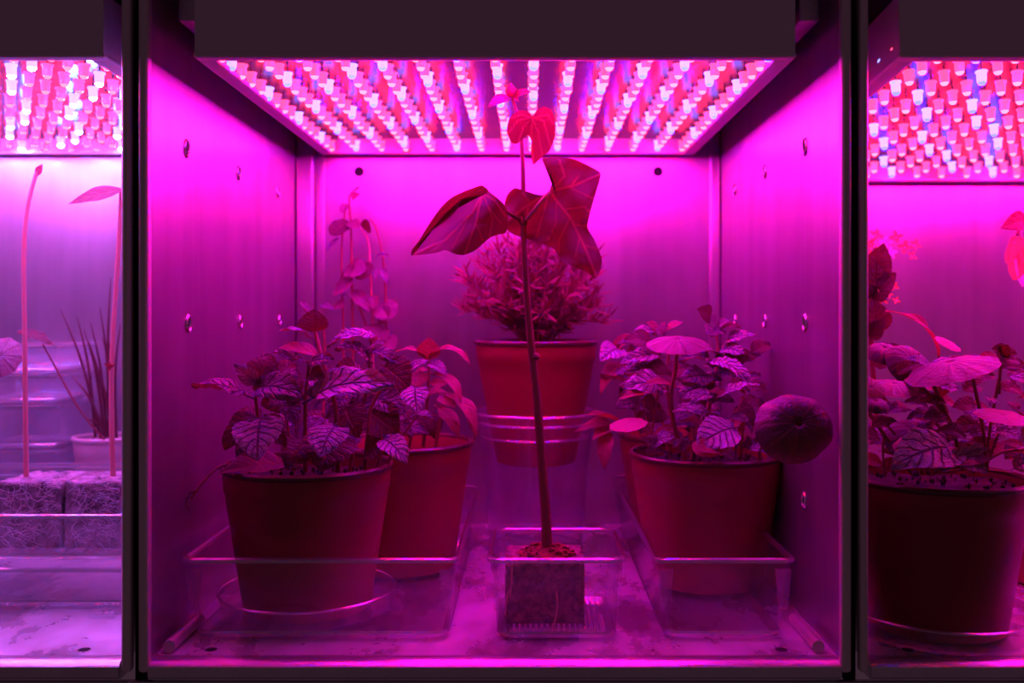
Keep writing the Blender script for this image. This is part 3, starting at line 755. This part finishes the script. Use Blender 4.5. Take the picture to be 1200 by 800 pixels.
# stems
for a,rr,mm in (([(465,235,1.19),(458,330,1.2),(440,430,1.21),(455,560,1.22),(500,690,1.22)],1.6,'stem_dark'),
      ([(620,150,1.30),(632,260,1.29),(610,400,1.27),(590,520,1.26),(570,680,1.25)],1.3,'stem_dark'),
      ([(430,260,1.3),(425,420,1.3),(470,660,1.28)],1.2,'stem_dark'),([(385,410,1.22),(375,500,1.22),(350,640,1.22)],.7,'stem_dark'),
      ([(330,450,1.22),(340,540,1.21),(390,640,1.21)],.7,'stem'),([(230,545,1.2),(320,560,1.2),(390,650,1.21)],.8,'stem'),
      ([(730,440,1.22),(690,540,1.21),(640,670,1.22)],.7,'stem_dark'),([(520,560,1.18),(530,620,1.18),(520,690,1.19)],.8,'stem'),([(740,520,1.2),(730,600,1.2),(725,690,1.21)],.9,'stem'),
      ([(935,555,1.03),(880,600,1.08),(810,640,1.15),(800,690,1.2)],1.0,'stem_dark'),([(600,430,1.22),(590,560,1.22),(560,680,1.22)],.7,'stem'),([(350,200,1.3),(380,400,1.3),(430,660,1.28)],1,'stem_dark')):
    stem('stem',[Z2(*q) for q in a],[.0012*rr,.0014*rr,.0017*rr],rp,M[mm])
disc(rp,'round',Z2(467,208,1.18),(-.02,-.28,1),37*1.18*S,.95)
disc(rp,'round_dark',Z2(952,550,1.005),(.02,-1,.42),48.5*1.003*S,.86,spin=.3)
disc(rp,'round_pink',Z2(265,545,1.17),(-.15,-.25,1),22*1.17*S,1.0)
leaf(rp,'pale',Z2(700,560,1.17),Z2(545,640,1.15),(0,-.8,.9),1.6)
leaf(rp,'lance_flat',Z2(660,640,1.16),Z2(535,650,1.14),(0,-.8,.9),1.4)
disc(rp,'round_pink',Z2(585,640,1.15),(0,-.8,.8),17*1.16*S,.8)
for (k,a,b_,u,wd) in [
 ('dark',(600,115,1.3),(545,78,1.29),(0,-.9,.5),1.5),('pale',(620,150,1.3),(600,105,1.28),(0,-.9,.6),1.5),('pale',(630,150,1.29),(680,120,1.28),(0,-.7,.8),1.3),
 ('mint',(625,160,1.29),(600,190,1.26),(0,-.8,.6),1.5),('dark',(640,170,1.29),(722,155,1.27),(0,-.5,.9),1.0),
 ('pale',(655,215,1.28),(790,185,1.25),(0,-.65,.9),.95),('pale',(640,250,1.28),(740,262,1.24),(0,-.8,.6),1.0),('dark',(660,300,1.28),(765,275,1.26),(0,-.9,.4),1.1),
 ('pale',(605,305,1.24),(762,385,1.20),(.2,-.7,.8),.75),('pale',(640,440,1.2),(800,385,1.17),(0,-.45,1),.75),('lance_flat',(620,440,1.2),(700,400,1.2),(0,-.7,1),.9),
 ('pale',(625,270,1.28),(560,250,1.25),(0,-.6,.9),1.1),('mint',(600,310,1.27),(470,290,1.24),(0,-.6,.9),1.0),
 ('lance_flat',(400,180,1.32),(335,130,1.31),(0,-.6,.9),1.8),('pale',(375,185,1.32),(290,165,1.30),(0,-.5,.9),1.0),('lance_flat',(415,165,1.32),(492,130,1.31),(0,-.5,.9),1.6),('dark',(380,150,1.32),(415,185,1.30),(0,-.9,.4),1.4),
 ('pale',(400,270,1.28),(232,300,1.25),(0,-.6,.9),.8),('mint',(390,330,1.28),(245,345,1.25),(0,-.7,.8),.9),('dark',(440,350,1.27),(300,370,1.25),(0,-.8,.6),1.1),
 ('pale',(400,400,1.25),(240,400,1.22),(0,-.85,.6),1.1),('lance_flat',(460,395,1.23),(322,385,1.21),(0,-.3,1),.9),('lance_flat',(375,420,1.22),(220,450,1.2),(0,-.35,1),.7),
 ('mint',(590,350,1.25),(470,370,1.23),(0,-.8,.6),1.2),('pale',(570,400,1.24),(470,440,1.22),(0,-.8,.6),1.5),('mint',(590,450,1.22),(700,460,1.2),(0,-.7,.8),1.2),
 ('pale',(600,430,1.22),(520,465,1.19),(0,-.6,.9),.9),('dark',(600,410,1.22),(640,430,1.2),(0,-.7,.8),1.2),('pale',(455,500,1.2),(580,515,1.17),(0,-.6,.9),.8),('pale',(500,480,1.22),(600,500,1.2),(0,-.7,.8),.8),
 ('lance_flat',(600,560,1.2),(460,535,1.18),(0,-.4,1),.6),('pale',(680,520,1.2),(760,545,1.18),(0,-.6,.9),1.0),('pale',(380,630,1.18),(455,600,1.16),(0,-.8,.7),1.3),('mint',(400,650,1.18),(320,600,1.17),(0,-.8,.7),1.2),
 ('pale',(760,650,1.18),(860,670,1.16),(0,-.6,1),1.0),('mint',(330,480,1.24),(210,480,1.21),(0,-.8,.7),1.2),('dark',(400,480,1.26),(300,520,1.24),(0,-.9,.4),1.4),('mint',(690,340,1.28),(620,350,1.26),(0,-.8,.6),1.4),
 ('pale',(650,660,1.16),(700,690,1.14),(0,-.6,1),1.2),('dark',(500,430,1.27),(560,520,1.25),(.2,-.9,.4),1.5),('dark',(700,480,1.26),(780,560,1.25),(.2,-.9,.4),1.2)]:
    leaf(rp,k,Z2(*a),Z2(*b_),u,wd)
rnd=random.Random(8)
for _ in range(75):
    x=rnd.uniform(260,780); y=rnd.uniform(210,640); r=rnd.uniform(1.26,1.36); a=rnd.uniform(0,2*PI)
    A=Z2(x,y,r); B=A+Vector((math.cos(a)*.03,math.sin(a)*.014,rnd.uniform(-.014,.012)))
    leaf(rp,rnd.choice(['mint','dark','dark','pale','lance_flat']),A,B,(rnd.uniform(-.4,.4),-.7,.8),rnd.uniform(.9,1.3))
for _ in range(26):   # small sprigs near the rim
    x=rnd.uniform(300,800); y=rnd.uniform(560,665); r=rnd.uniform(1.2,1.24); a=rnd.uniform(0,PI)
    A=Z2(x,y+20,r); B=A+Vector((math.cos(a)*.010,-.004,.004+.009*math.sin(a)))
    leaf(rp,rnd.choice(['pale','lance_flat','mint']),A,B,(0,-.7,.7),1.1)

# ---- the tall vine in the rockwool cube
rc=1.115; c=P(637,0,rc+.02); zc=.0100
xa,xb=X(592,1.085),X(685,1.085); ya=D0*.085; yb=ya+.070; zt2=H+(365-657)*S*1.085-.002
vine=thing('vine_seedling','tall single-stemmed vine with lobed dark leaves in rockwool cube, middle tray','plant',((xa+xb)/2,(ya+yb)/2,zc))
bm=bmesh.new(); bmesh.ops.create_cube(bm,size=1); bmesh.ops.subdivide_edges(bm,edges=bm.edges[:],cuts=14,use_grid_fill=True)
def cube_obj(name,x0,x1,y0,y1,z0,z1,m,root,amp=.0016,seed=0):
    b2=bm.copy()
    for v in b2.verts:
        p=Vector(((x0+x1)/2+v.co.x*(x1-x0),(y0+y1)/2+v.co.y*(y1-y0),(z0+z1)/2+v.co.z*(z1-z0)))
        q=Vector((noise.noise(p*140+Vector((seed,0,0))),noise.noise(p*140+Vector((seed,9,0))),noise.noise(p*140+Vector((seed,0,9)))))
        if v.co.z<-.49: q.z=0
        v.co=p+q*amp
    me=bpy.data.meshes.new(name); b2.to_mesh(me); b2.free(); me.materials.append(m)
    for p in me.polygons: p.use_smooth=True
    o=bpy.data.objects.new(name,me); C.objects.link(o); o.location=(0,0,0)
    attach(o,root); return o
cube_obj('rockwool_cube',xa,xb,ya,yb,zc,zt2,M['rockwool'],vine)
# peat mound on top
pm=MB(); n=40
for q in range(9):
    for k in range(n):
        a=2*PI*k/n; ra=q/8
        x=(xa+xb)/2+.002+ra*.030*math.cos(a); y=(ya+yb)/2+ra*.026*math.sin(a)
        z=zt2-.002+.011*(1-ra**2)+.004*noise.noise(Vector((x*170,y*170,0)))
        pm.v.append((x,y,z))
for q in range(8):
    for k in range(n): pm.f.append((q*n+k,q*n+(k+1)%n,(q+1)*n+(k+1)%n,(q+1)*n+k)); pm.mi.append(0)
rnd=random.Random(4)
for _ in range(80):
    a=rnd.uniform(0,2*PI); ra=.028*math.sqrt(rnd.random()); q=rnd.uniform(.0008,.002)
    x=(xa+xb)/2+.002+ra*math.cos(a); y=(ya+yb)/2+ra*.85*math.sin(a); z=zt2-.002+.011*(1-(ra/.03)**2)
    pm.box((x-q,y-q,z-q),(x+q,y+q,z+q*1.4))
pm.build('peat_mound',M['peat'],vine)
rv=rc+.01
main=[(641,650),(640,610),(635,545),(629,465),(622,400),(617,340),(613,262)]
stem('stem',[P(x,y,rv) for x,y in main],[.0062,.0050,.0046,.0042,.0038,.0034,.0030],vine,M['stem_dark'],12)
stem('stem',[P(x,y,rv) for x,y in [(613,262),(613,210),(611,160),(608,140),(601,116)]],[.0027,.0023,.0019,.0016,.0012],vine,M['stem'],10)
MB().lathe([(.0001,-.004),(.0036,-.003),(.0050,0),(.0038,.003),(.0001,.004)],14,tuple(P(627,418,rv))).build('node',M['stem'],vine)
MB().lathe([(.0001,-.004),(.0034,-.003),(.0042,0),(.0034,.003),(.0001,.004)],14,tuple(P(613,260,rv))).build('node',M['stem'],vine)
for (a,b_,c_) in [((601,682,1.084),(594,700,1.083),(592,720,1.083)),((600,660,1.083),(599,690,1.083),(597,700,1.083)),((652,692,1.083),(653,712,1.083),(648,738,1.083)),((660,690,1.083),(668,715,1.083),(650,735,1.083))][:3]:
    stem('root',[P(*a),P(*b_),P(*c_)],[.0008,.0010,.0006],vine,M['stem_pale'],6)
def ZV(x,y,r): return P(460+x/3.078,80+y/3.078,r)
def outline_leaf(name,m,out,ctr,depth,veins,root,rings=60,res=9,vw=5.0):
    """a lobed blade built round its own centre; depth(x,y,edge) gives its true folds in space"""
    n0=len(out); pts=[]
    for i in range(n0):
        p0,p1,p2,p3=[Vector(out[(i+k-1)%n0]) for k in range(4)]
        for k in range(res):
            t=k/res; q=0.5*((2*p1)+(p2-p0)*t+(2*p0-5*p1+4*p2-p3)*t*t+(3*p1-p0-3*p2+p3)*t*t*t)*1.0
            l=p1.lerp(p2,t); pts.append(q.lerp(l,.25))
    n=len(pts); c0=Vector(ctr); vs_=[];vv=[]
    def vein(p):
        best=0
        for (poly,wd) in veins:
            for a,b in zip(poly,poly[1:]):
                a=Vector(a);b=Vector(b);d=b-a;t=max(0,min(1,(p-a).dot(d)/d.dot(d))); dist=(p-a-d*t).length
                best=max(best,max(0,1-dist/(wd*1.35))**.8)
        return best
    def addp(p,e):
        vs_.append(ZV(p.x,p.y,depth(p.x,p.y,e))); vv.append(vein(p))
    addp(c0,0)
    for q in range(1,rings+1):
        for p in pts: addp(c0.lerp(p,q/rings),q/rings)
    fs=[(0,1+k,1+(k+1)%n) for k in range(n)]
    for q in range(rings-1):
        for k in range(n): a=1+q*n+k;b=1+q*n+(k+1)%n; fs.append((a,a+n,b+n,b))
    me=bpy.data.meshes.new(name); off=vs_[0].copy(); me.from_pydata([tuple(v-off) for v in vs_],[],fs); me.materials.append(m)
    at=me.attributes.new('vein','FLOAT','POINT')
    for i,v in enumerate(vv): at.data[i].value=v
    for p in me.polygons: p.use_smooth=True
    o=bpy.data.objects.new(name,me); C.objects.link(o); o.location=off; attach(o,root); return o
def sidev(a,b,others,wd=3.2):
    return [([a,b],5.5)]+[([p,q],wd) for p,q in others]
# big right leaf
RL=[(575,410),(570,370),(540,328),(590,318),(660,330),(745,372),(748,400),(730,460),(710,530),(703,575),(728,620),(755,690),(745,740),(730,758),(700,735),(650,715),(610,690),(580,650),(500,620),(440,600),(408,575),(400,520),(412,460),(440,432),(470,440),(500,452),(540,456),(562,448)]
def dR(x,y,e):
    t=((x-565)*.48+(y-445)*.88)/360      # along the midrib
    s_=((x-565)*.88-(y-445)*.48)/200     # across
    return 1.105+.03*abs(s_)**1.3-.035*t*t*(1 if t>0 else -.5)+.008*math.sin(x*.035)*math.sin(y*.03)+.012*max(0,e-.75)*4*math.sin(y*.05+x*.02)*.5
outline_leaf('leaf',M['ivy'],RL,(600,482),dR,[([(565,445),(640,540),(695,650),(735,755)],5.5),([(565,445),(650,425),(745,385)],4.5),([(565,445),(480,500),(408,560)],4.5),([(565,445),(620,390),(600,330)],3.5),([(565,445),(545,520),(520,610)],3.5),
  ([(620,510),(690,500),(712,520)],3),([(655,565),(700,570)],2.5),([(640,540),(600,620),(600,670)],3),([(675,605),(660,680)],2.5),([(690,640),(735,650)],2.5),([(640,430),(700,460),(722,470)],2.5),([(640,425),(690,370)],2.5),([(500,488),(470,450)],2.2),([(490,495),(480,570)],2.2),([(590,475),(590,560),(560,620)],2.2)],vine)
# folded lower edge flap of that leaf
LL=[(322,424),(352,447),(400,488),(416,530),(410,590),(380,600),(350,612),(300,655),(260,673),(230,671),(190,656),(155,666),(75,674),(76,652),(120,596),(165,528),(205,482),(245,455),(285,438)]
def dL(x,y,e):
    return 1.10+.03*((x-320)/250)**2+.022*math.cos((x+y)*.018)-.02*max(0,(y-560)/110)
outline_leaf('leaf',M['ivy'],LL,(300,555),dL,[([(325,450),(290,520),(190,620),(80,670)],5),([(325,450),(300,560),(260,668)],4),([(325,450),(360,540),(350,605)],3.5),([(325,450),(370,480),(412,540)],3.5),([(270,545),(215,650)],2.5),([(300,560),(325,620)],2.2),([(240,575),(150,655)],2.5),([(345,500),(390,560)],2.2)],vine)
FL=[(322,422),(345,440),(330,456),(285,462),(248,472),(236,505),(205,540),(150,580),(100,625),(78,668),(68,676),(70,655),(95,622),(118,585),(150,535),(178,498),(210,468),(255,445),(290,432)]
outline_leaf('leaf',M['mint_dark'] if False else M['ivy'],FL,(190,525),lambda x,y,e:1.083+.018*(1-e)+.025*((x-320)/250)**2,[([(322,440),(240,470),(170,530),(80,665)],4)],vine,12)
stem('leaf_stalk',[ZV(470,552,rv),ZV(420,522,1.115),ZV(375,490,1.11),ZV(335,448,1.10)],[.0022,.0019,.0017,.0015],vine,M['stem'])
stem('leaf_stalk',[ZV(480,548,rv),ZV(515,505,1.11),ZV(545,470,1.098),ZV(568,445,1.095)],[.0022,.0020,.0020,.0016],vine,M['stem_pale'])
# small upper heart leaf
UL=[(505,172),(522,150),(548,138),(572,150),(586,190),(584,250),(565,298),(535,322),(508,347),(500,310),(500,262),(492,244),(478,240),(452,270),(428,266),(412,222),(424,178),(455,152),(488,156)]
def dU(x,y,e): return 1.10-.03*abs((x-500)/90)**1.2+.012*((y-200)/100)
outline_leaf('leaf',M['ivy_young'],UL,(502,225),dU,[([(503,178),(500,235),(508,345)],4.5),([(503,178),(545,190),(570,280)],3),([(503,178),(560,170),(582,200)],3),([(503,178),(525,230),(540,310)],3),([(503,178),(450,190),(420,230)],3),([(503,178),(470,215),(455,262)],3),([(503,178),(460,170),(430,180)],2.5)],vine,16)
stem('leaf_stalk',[ZV(470,240,rv),ZV(482,215,1.11),ZV(503,180,1.098)],[.0016,.0015,.0013],vine,M['stem_pale'])
# top bud
variants('bud',2,lambda i: leaf_mesh('lance',M['petal'] if False else M['lance'],120+i,.5,.4,.03,.30,serr=0,nu=14,nv=6))
for (x0,y0,x1,y1,wd,u) in ((430,106,343,142,.8,(0,-.8,.6)),(436,106,502,86,.9,(0,-.8,.6)),(430,104,426,50,1.1,(0,-1,.1)),(432,104,447,70,.9,(.6,-.6,.1)),(428,104,416,70,.8,(-.6,-.6,.1)),(432,108,415,120,.8,(0,-.8,.6)),(434,108,455,122,.8,(0,-.8,.6))):
    leaf(vine,'bud',ZV(x0,y0,rv),ZV(x1,y1,rv-.01),u,wd,'bud_leaf')

# ---------------------------------------------------------------- right bay
saucer('wide clear saucer under the pot in the right bay',P(1097,0,1.105).x,P(0,0,1.105).y,.089,.0005)
c=P(1097,0,1.105); cx,cy=c.x,c.y
rb=thing('potted_herb','round-leaved herb with long stalks in terracotta pot, right bay','potted plant',(cx,cy,.004))
pot_parts(rb,cx,cy,.004,.0845,.062,.143,soil_d=.008)
for a,rr in (([(275,690),(255,600),(200,470)],1.5),([(340,690),(325,570),(297,435)],1.3),([(150,705),(90,620),(38,545)],1.4),([(240,570),(200,510),(160,465)],1.0),([(275,690),(240,560),(160,470)],.9),
             ([(335,690),(360,620),(380,570)],1.0),([(180,700),(120,620),(70,560)],.9),([(300,700),(370,650),(432,640)],1.0),([(80,710),(75,640),(80,600)],.9),([(220,700),(300,690),(400,700)],.8),([(370,500),(372,440),(380,410)],1.2),([(340,640),(350,560),(370,460)],1.2)):
    stem('stem',[Z3(x,y,1.08) for x,y in a],[.0011*rr,.0013*rr,.0015*rr],rb,M['stem'] if rr>1.1 else M['stem_dark'])
def ZD(key,x0,x1,y0,y1,r,nr,spin=0,nm='leaf'):
    cc=Z3((x0+x1)/2,(y0+y1)/2,r); disc(rb,key,cc,nr,(x1-x0)/2/2.16*S*r,1.0,nm,spin=spin)
ZD('round',40,165,455,500,1.06,(0,-.32,1)); ZD('round_dark',85,205,385,455,1.12,(.25,-.9,.6))
ZD('round',130,362,390,465,1.05,(-.30,-.10,1)); ZD('round_pink',205,275,350,395,1.13,(.4,-.5,1)); ZD('round_pink',105,258,610,672,1.03,(0,-.42,1)); ZD('round_pink',310,445,538,572,1.03,(.05,-.22,1))
ZD('round_dark',80,250,560,650,1.08,(0,-.6,1)); ZD('round',10,80,460,510,1.03,(0,-.8,.6)); ZD('round_dark',20,90,500,545,1.02,(0,-.5,1)); ZD('round_dark',30,125,365,415,1.15,(0,-.5,1))
leaf(rb,'pale',Z3(250,640,1.04),Z3(95,690,1.01),(0,-.8,.8),1.2); leaf(rb,'pale',Z3(210,700,1.03),Z3(340,640,1.03),(0,-.8,.8),.5)
leaf(rb,'lance',Z3(215,410,1.3),Z3(80,290,1.28),(0,-.4,1),.6)
rnd=random.Random(21)
for _ in range(120):
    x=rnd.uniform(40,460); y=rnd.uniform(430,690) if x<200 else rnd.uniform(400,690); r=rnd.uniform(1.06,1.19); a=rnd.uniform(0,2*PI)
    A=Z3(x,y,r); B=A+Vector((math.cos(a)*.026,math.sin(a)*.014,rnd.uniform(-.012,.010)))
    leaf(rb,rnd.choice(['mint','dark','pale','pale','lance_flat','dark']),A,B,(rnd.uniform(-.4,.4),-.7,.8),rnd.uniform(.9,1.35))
for (a,b_) in (((372,400),(392,375)),((380,400),(415,400)),((375,410),(350,385))):
    leaf(rb,'dark',Z3(*a,1.07),Z3(*b_,1.06),(0,-.8,.5),1.6)
# flowering plant behind the right post
c=P(1030,0,1.42)
fp=thing('flowering_plant','small pink flower clusters on dark stem at left of right bay','plant',(c.x,c.y,.0005))
pot_parts(fp,c.x,c.y,.0005,.055,.042,.09)
stem('stem',[P(1030,520,1.38),P(1022,420,1.36),P(1020,350,1.35),P(1026,290,1.35)],[.0035,.003,.002],fp,M['stem_dark'])
for (k,a,b_,wd) in [('dark',(1022,350),(1026,305),1.1),('dark',(1022,390),(1022,350),1.3),('dark',(1024,425),(1060,408),1.2),('dark',(1022,350),(1050,320),1.0),('dark',(1020,330),(1036,285),1.0),('dark',(1020,395),(1036,372),1.0)]:
    leaf(fp,k,P(*a,1.35),P(*b_,1.33),(0,-.8,.5),wd)
petal_m=leaf_mesh('oval',M['petal'],200,.6,.15,.04,.38,serr=0,nu=8,nv=4); petal_p=leaf_mesh('oval',M['petal_pale'],201,.6,.15,.04,.38,serr=0,nu=8,nv=4)
LM['petal']=[petal_m]; LM['petal_pale']=[petal_p]
for (x,y,sz,k) in [(1026,276,9,'petal'),(1038,284,8,'petal_pale'),(1050,278,8,'petal'),(1060,290,9,'petal'),(1072,287,8,'petal'),(1068,300,7,'petal'),(1044,296,8,'petal_pale'),(1030,292,9,'petal_pale'),(1020,286,8,'petal'),(1034,300,7,'petal_pale'),(1020,300,7,'petal'),
                   (1042,326,7,'petal'),(1048,336,6,'petal'),(1040,345,7,'petal'),(1030,335,8,'petal'),(1050,352,5,'petal'),(1034,352,7,'petal'),(1022,325,7,'petal_pale')]:
    ctr=P(x,y,1.34); nrm=Vector((rnd.uniform(-.4,.4),-1,rnd.uniform(0,.6))).normalized(); t1=nrm.orthogonal().normalized(); t2=nrm.cross(t1)
    fl=MB(); 
    b=MB(); b.lathe([(.0001,.001),(.0012,.0005),(.0014,-.001),(.0001,-.002)],8,tuple(ctr)); fo=b.build('flower',M['petal_pale'],fp,origin=ctr)
    a0=rnd.uniform(0,1)
    for q in range(4):
        a=a0+2*PI*q/4; d=t1*math.cos(a)+t2*math.sin(a)
        me=LM[k][0]; o=bpy.data.objects.new('petal',me); C.objects.link(o); o.parent=fo
        xax=(d+nrm*.25).normalized(); zax=(nrm-xax*nrm.dot(xax)).normalized(); yax=zax.cross(xax); L=sz*1.05*1.34*S
        o.matrix_basis=Matrix((xax,yax,zax)).transposed().to_4x4()@Matrix.Diagonal((L,L*.72,L,1))
# hanging bloom at the right edge
hb=thing('orchid_stem','pink drooping bud on arching stem at far right edge of view','plant',(P(1225,0,1.3).x,P(0,0,1.3).y,.0005))
stem('stem',[P(1225,640,1.3),P(1222,450,1.3),P(1215,300,1.3),P(1198,262,1.28),P(1192,275,1.27)],[.003,.0025,.002,.0015],hb,M['stem'])
for (k,a,b_,wd) in [('lance_flat',(1205,255),(1172,268),1.0),('petal',(1192,278),(1188,328),.6),('petal',(1196,278),(1207,325),.6),('petal_pale',(1193,280),(1198,336),.5),('petal',(1190,278),(1179,308),.5)]:
    leaf(hb,k,P(*a,1.27),P(*b_,1.25),(0,-1,.2),wd,'petal' if 'petal' in k else 'leaf')
pt=pot_parts(hb,hb.location.x,hb.location.y,.0005,.05,.04,.09)

# ---------------------------------------------------------------- left bay
def LX(px,r): return (px-620)*S*r
y0=D0*.17; zl=H-300*1.17*S
tray('storage_tray','low clear tray upside down beneath the rockwool tray, left bay',-1080*S,-482*S,y0,.388,.0006,zl-.001,'stacked clear trays in the left bay',handles=True,cr=.02)
tray('storage_tray','clear tray filled with two rockwool cubes in the left bay',-1080*S,-482*S,y0,.388,zl+.0045,H-279*S,'stacked clear trays in the left bay',handles=False,ribs=24)
tray('storage_tray','clear tray standing behind the rockwool tray in left bay',-1080*S,-482*S,.396,.425,.0006,H-262*S*1.02,'stacked clear trays in the left bay',handles=False)
# corner foot block of the tray
tag(MB().box((LX(108,1.15),y0-.030,.0006),(LX(146,1.15)-.004,y0-.008,.0075),.003).build('tray_foot',M['frosted'],origin=(LX(120,1.15),y0-.02,.0006)),'milky plastic corner foot of the left tray','foot')
for (xa_,xb_,lab,sd) in ((LX(-3,1.20),LX(72,1.20),'rockwool cube with bare tall stem, left cube in left bay',1),(LX(76,1.20),LX(141,1.20)-.001,'rockwool cube with fuzzy stem and one leaf, beside the post',2)):
    zz=zl+.0140; zt_=H-256*S*1.0-.003+ -0*S
    zt_=H+(365-565)*S*1.20
    rt=thing('seedling',lab,'seedling',((xa_+xb_)/2,D0*.235,zz),'rockwool seedlings in the left bay')
    cube_obj('rockwool_cube',xa_,xb_,D0*.20,D0*.20+.068,zz,zt_,M['rockwool_pale'],rt,.003,sd*7)
    # fibre and root strands on the faces
    rnd=random.Random(sd); fb=MB()
    for _ in range(150):
        x=rnd.uniform(xa_+.003,xb_-.008); z=rnd.uniform(zz+.004,zt_-.001); a=rnd.uniform(-.8,.8)
        p=Vector((x,D0*.20-.0012,z)); pts=[p]
        for q in range(4):
            a+=rnd.uniform(-.6,.6); p=p+Vector((math.cos(a)*.0035,rnd.uniform(-.0006,.0006),math.sin(a)*.0035)); pts.append(p)
        pts=[Vector((min(max(q.x,xa_),xb_),q.y,min(q.z,zt_))) for q in pts]
        fb.tube(pts,.00022,3,False)
    o=fb.build('fibres',M['petal_pale'],rt); o['kind']='stuff'
    if sd==1:
        stem('stem',[P(31,566,1.24),P(30,500,1.24),P(29,400,1.24),P(28,300,1.24),P(32,245,1.24),P(42,205,1.24),P(46,198,1.24)],[.0030,.0027,.0025,.0024,.0022,.0020,.0012],rt,M['stem_pale'],10)
        leaf(rt,'bud',P(44,206,1.24),P(50,192,1.24),(0,-1,0),1,'bud_leaf')
    else:
        stem('stem',[P(133,566,1.24),P(131,500,1.24),P(131,430,1.24),P(135,350,1.24),P(140,270,1.24),P(142,220,1.24)],[.0030,.0028,.0026,.0024,.002],rt,M['stem_pale'],10)
        LM['lance_big']=[leaf_mesh('lance',M['lance'],300,.35,.15,.02,.17,serr=0,nu=20,nv=8)]
        leaf(rt,'lance_big',P(146,222,1.235),P(80,239,1.22),(0,-.75,.7),1.25)
        for q in range(4):
            leaf(rt,'bud',P(131,430,1.235),P(131+(-10,-6,5,-4)[q],430+(-5,7,-4,-8)[q],1.23),(0,-1,0),.6,'bud_leaf')
# chives
c=P(124,0,1.56)
ch=thing('potted_chives','upright narrow chive blades in small pale pot, back of left bay','potted plant',(c.x,c.y,.0005))
pzz=H+(365-510)*S*1.56
c_r=37*S*1.56
# stand block
pot_parts(ch,c.x,c.y,.0005,c_r,c_r*.8,pzz-.0005,'white_pot',.008,'white_pot')
for (x0,y0_,x1,y1_) in [(118,512,71,362),(112,512,90,370),(122,510,98,385),(125,512,106,378),(128,512,117,360),(130,512,130,325),(126,512,104,400),(132,512,128,400),(120,515,100,490),(134,512,120,395),(136,512,141,380),(130,512,112,430),(124,512,84,440)]:
    A=P(x0,y0_,1.55);B=P(x1,y1_,1.53)
    mid=A.lerp(B,.55)+Vector((.004*(1 if x1<x0 else -1),0,.006))
    p=smoothpath([A,mid,B],6); MB().tube(p,lerpl([.0022,.0019,.0004],len(p)),6).build('leaf_blade',M['mint_dark'],ch,origin=A)
# stacked clear boxes
zb_=.0005; cl=P(20,0,1.50)
ys=[(700,640),(640,580),(580,530),(530,476),(476,440),(440,405)]
hs=[(H+(365-yy)*S*1.52) for yy in (632,582,528,475,440,405)]
z0_=.0005
for i,zt_ in enumerate(hs):
    if zt_<=z0_+.01: continue
    w_=(58+ i*1.2)*S*1.5
    lab=['bottom','second from bottom','third from bottom','fourth from bottom','second from top','top'][i]
    tray('food_box','milky plastic box, %s of the stack at left edge'%lab,LX(-40,1.5),LX(62+i*.7,1.5),.436,YB-.008,z0_,zt_-.0002,'stacked milky plastic boxes',cat='box',m='frosted',handles=False,cr=.01,taper=.006)
    z0_=zt_+.0015
# round-leaf plant at the far left
c=P(-25,0,1.30)
pl=thing('trailing_leaf_plant','dark round leaf and curled leaf on wiry stalks, left edge','plant',(c.x,.4285,.0005))
stem('stem',[P(-30,637,1.506),P(-25,520,1.46),P(-5,440,1.33),P(4,418,1.32)],[.002,.0018,.0014],pl,M['stem_dark'])
disc(pl,'round',P(0,417,1.32),(.2,-1,.5),24*S*1.3,1.1)
stem('stem',[P(122,515,1.5),P(92,478,1.46),P(62,425,1.42),P(50,403,1.40)],[.0012,.0011,.001],ch,M['stem_dark'])
leaf(ch,'oval_dark',P(60,403,1.41),P(20,388,1.39),(0,-.5,1),.7)
bm.free()
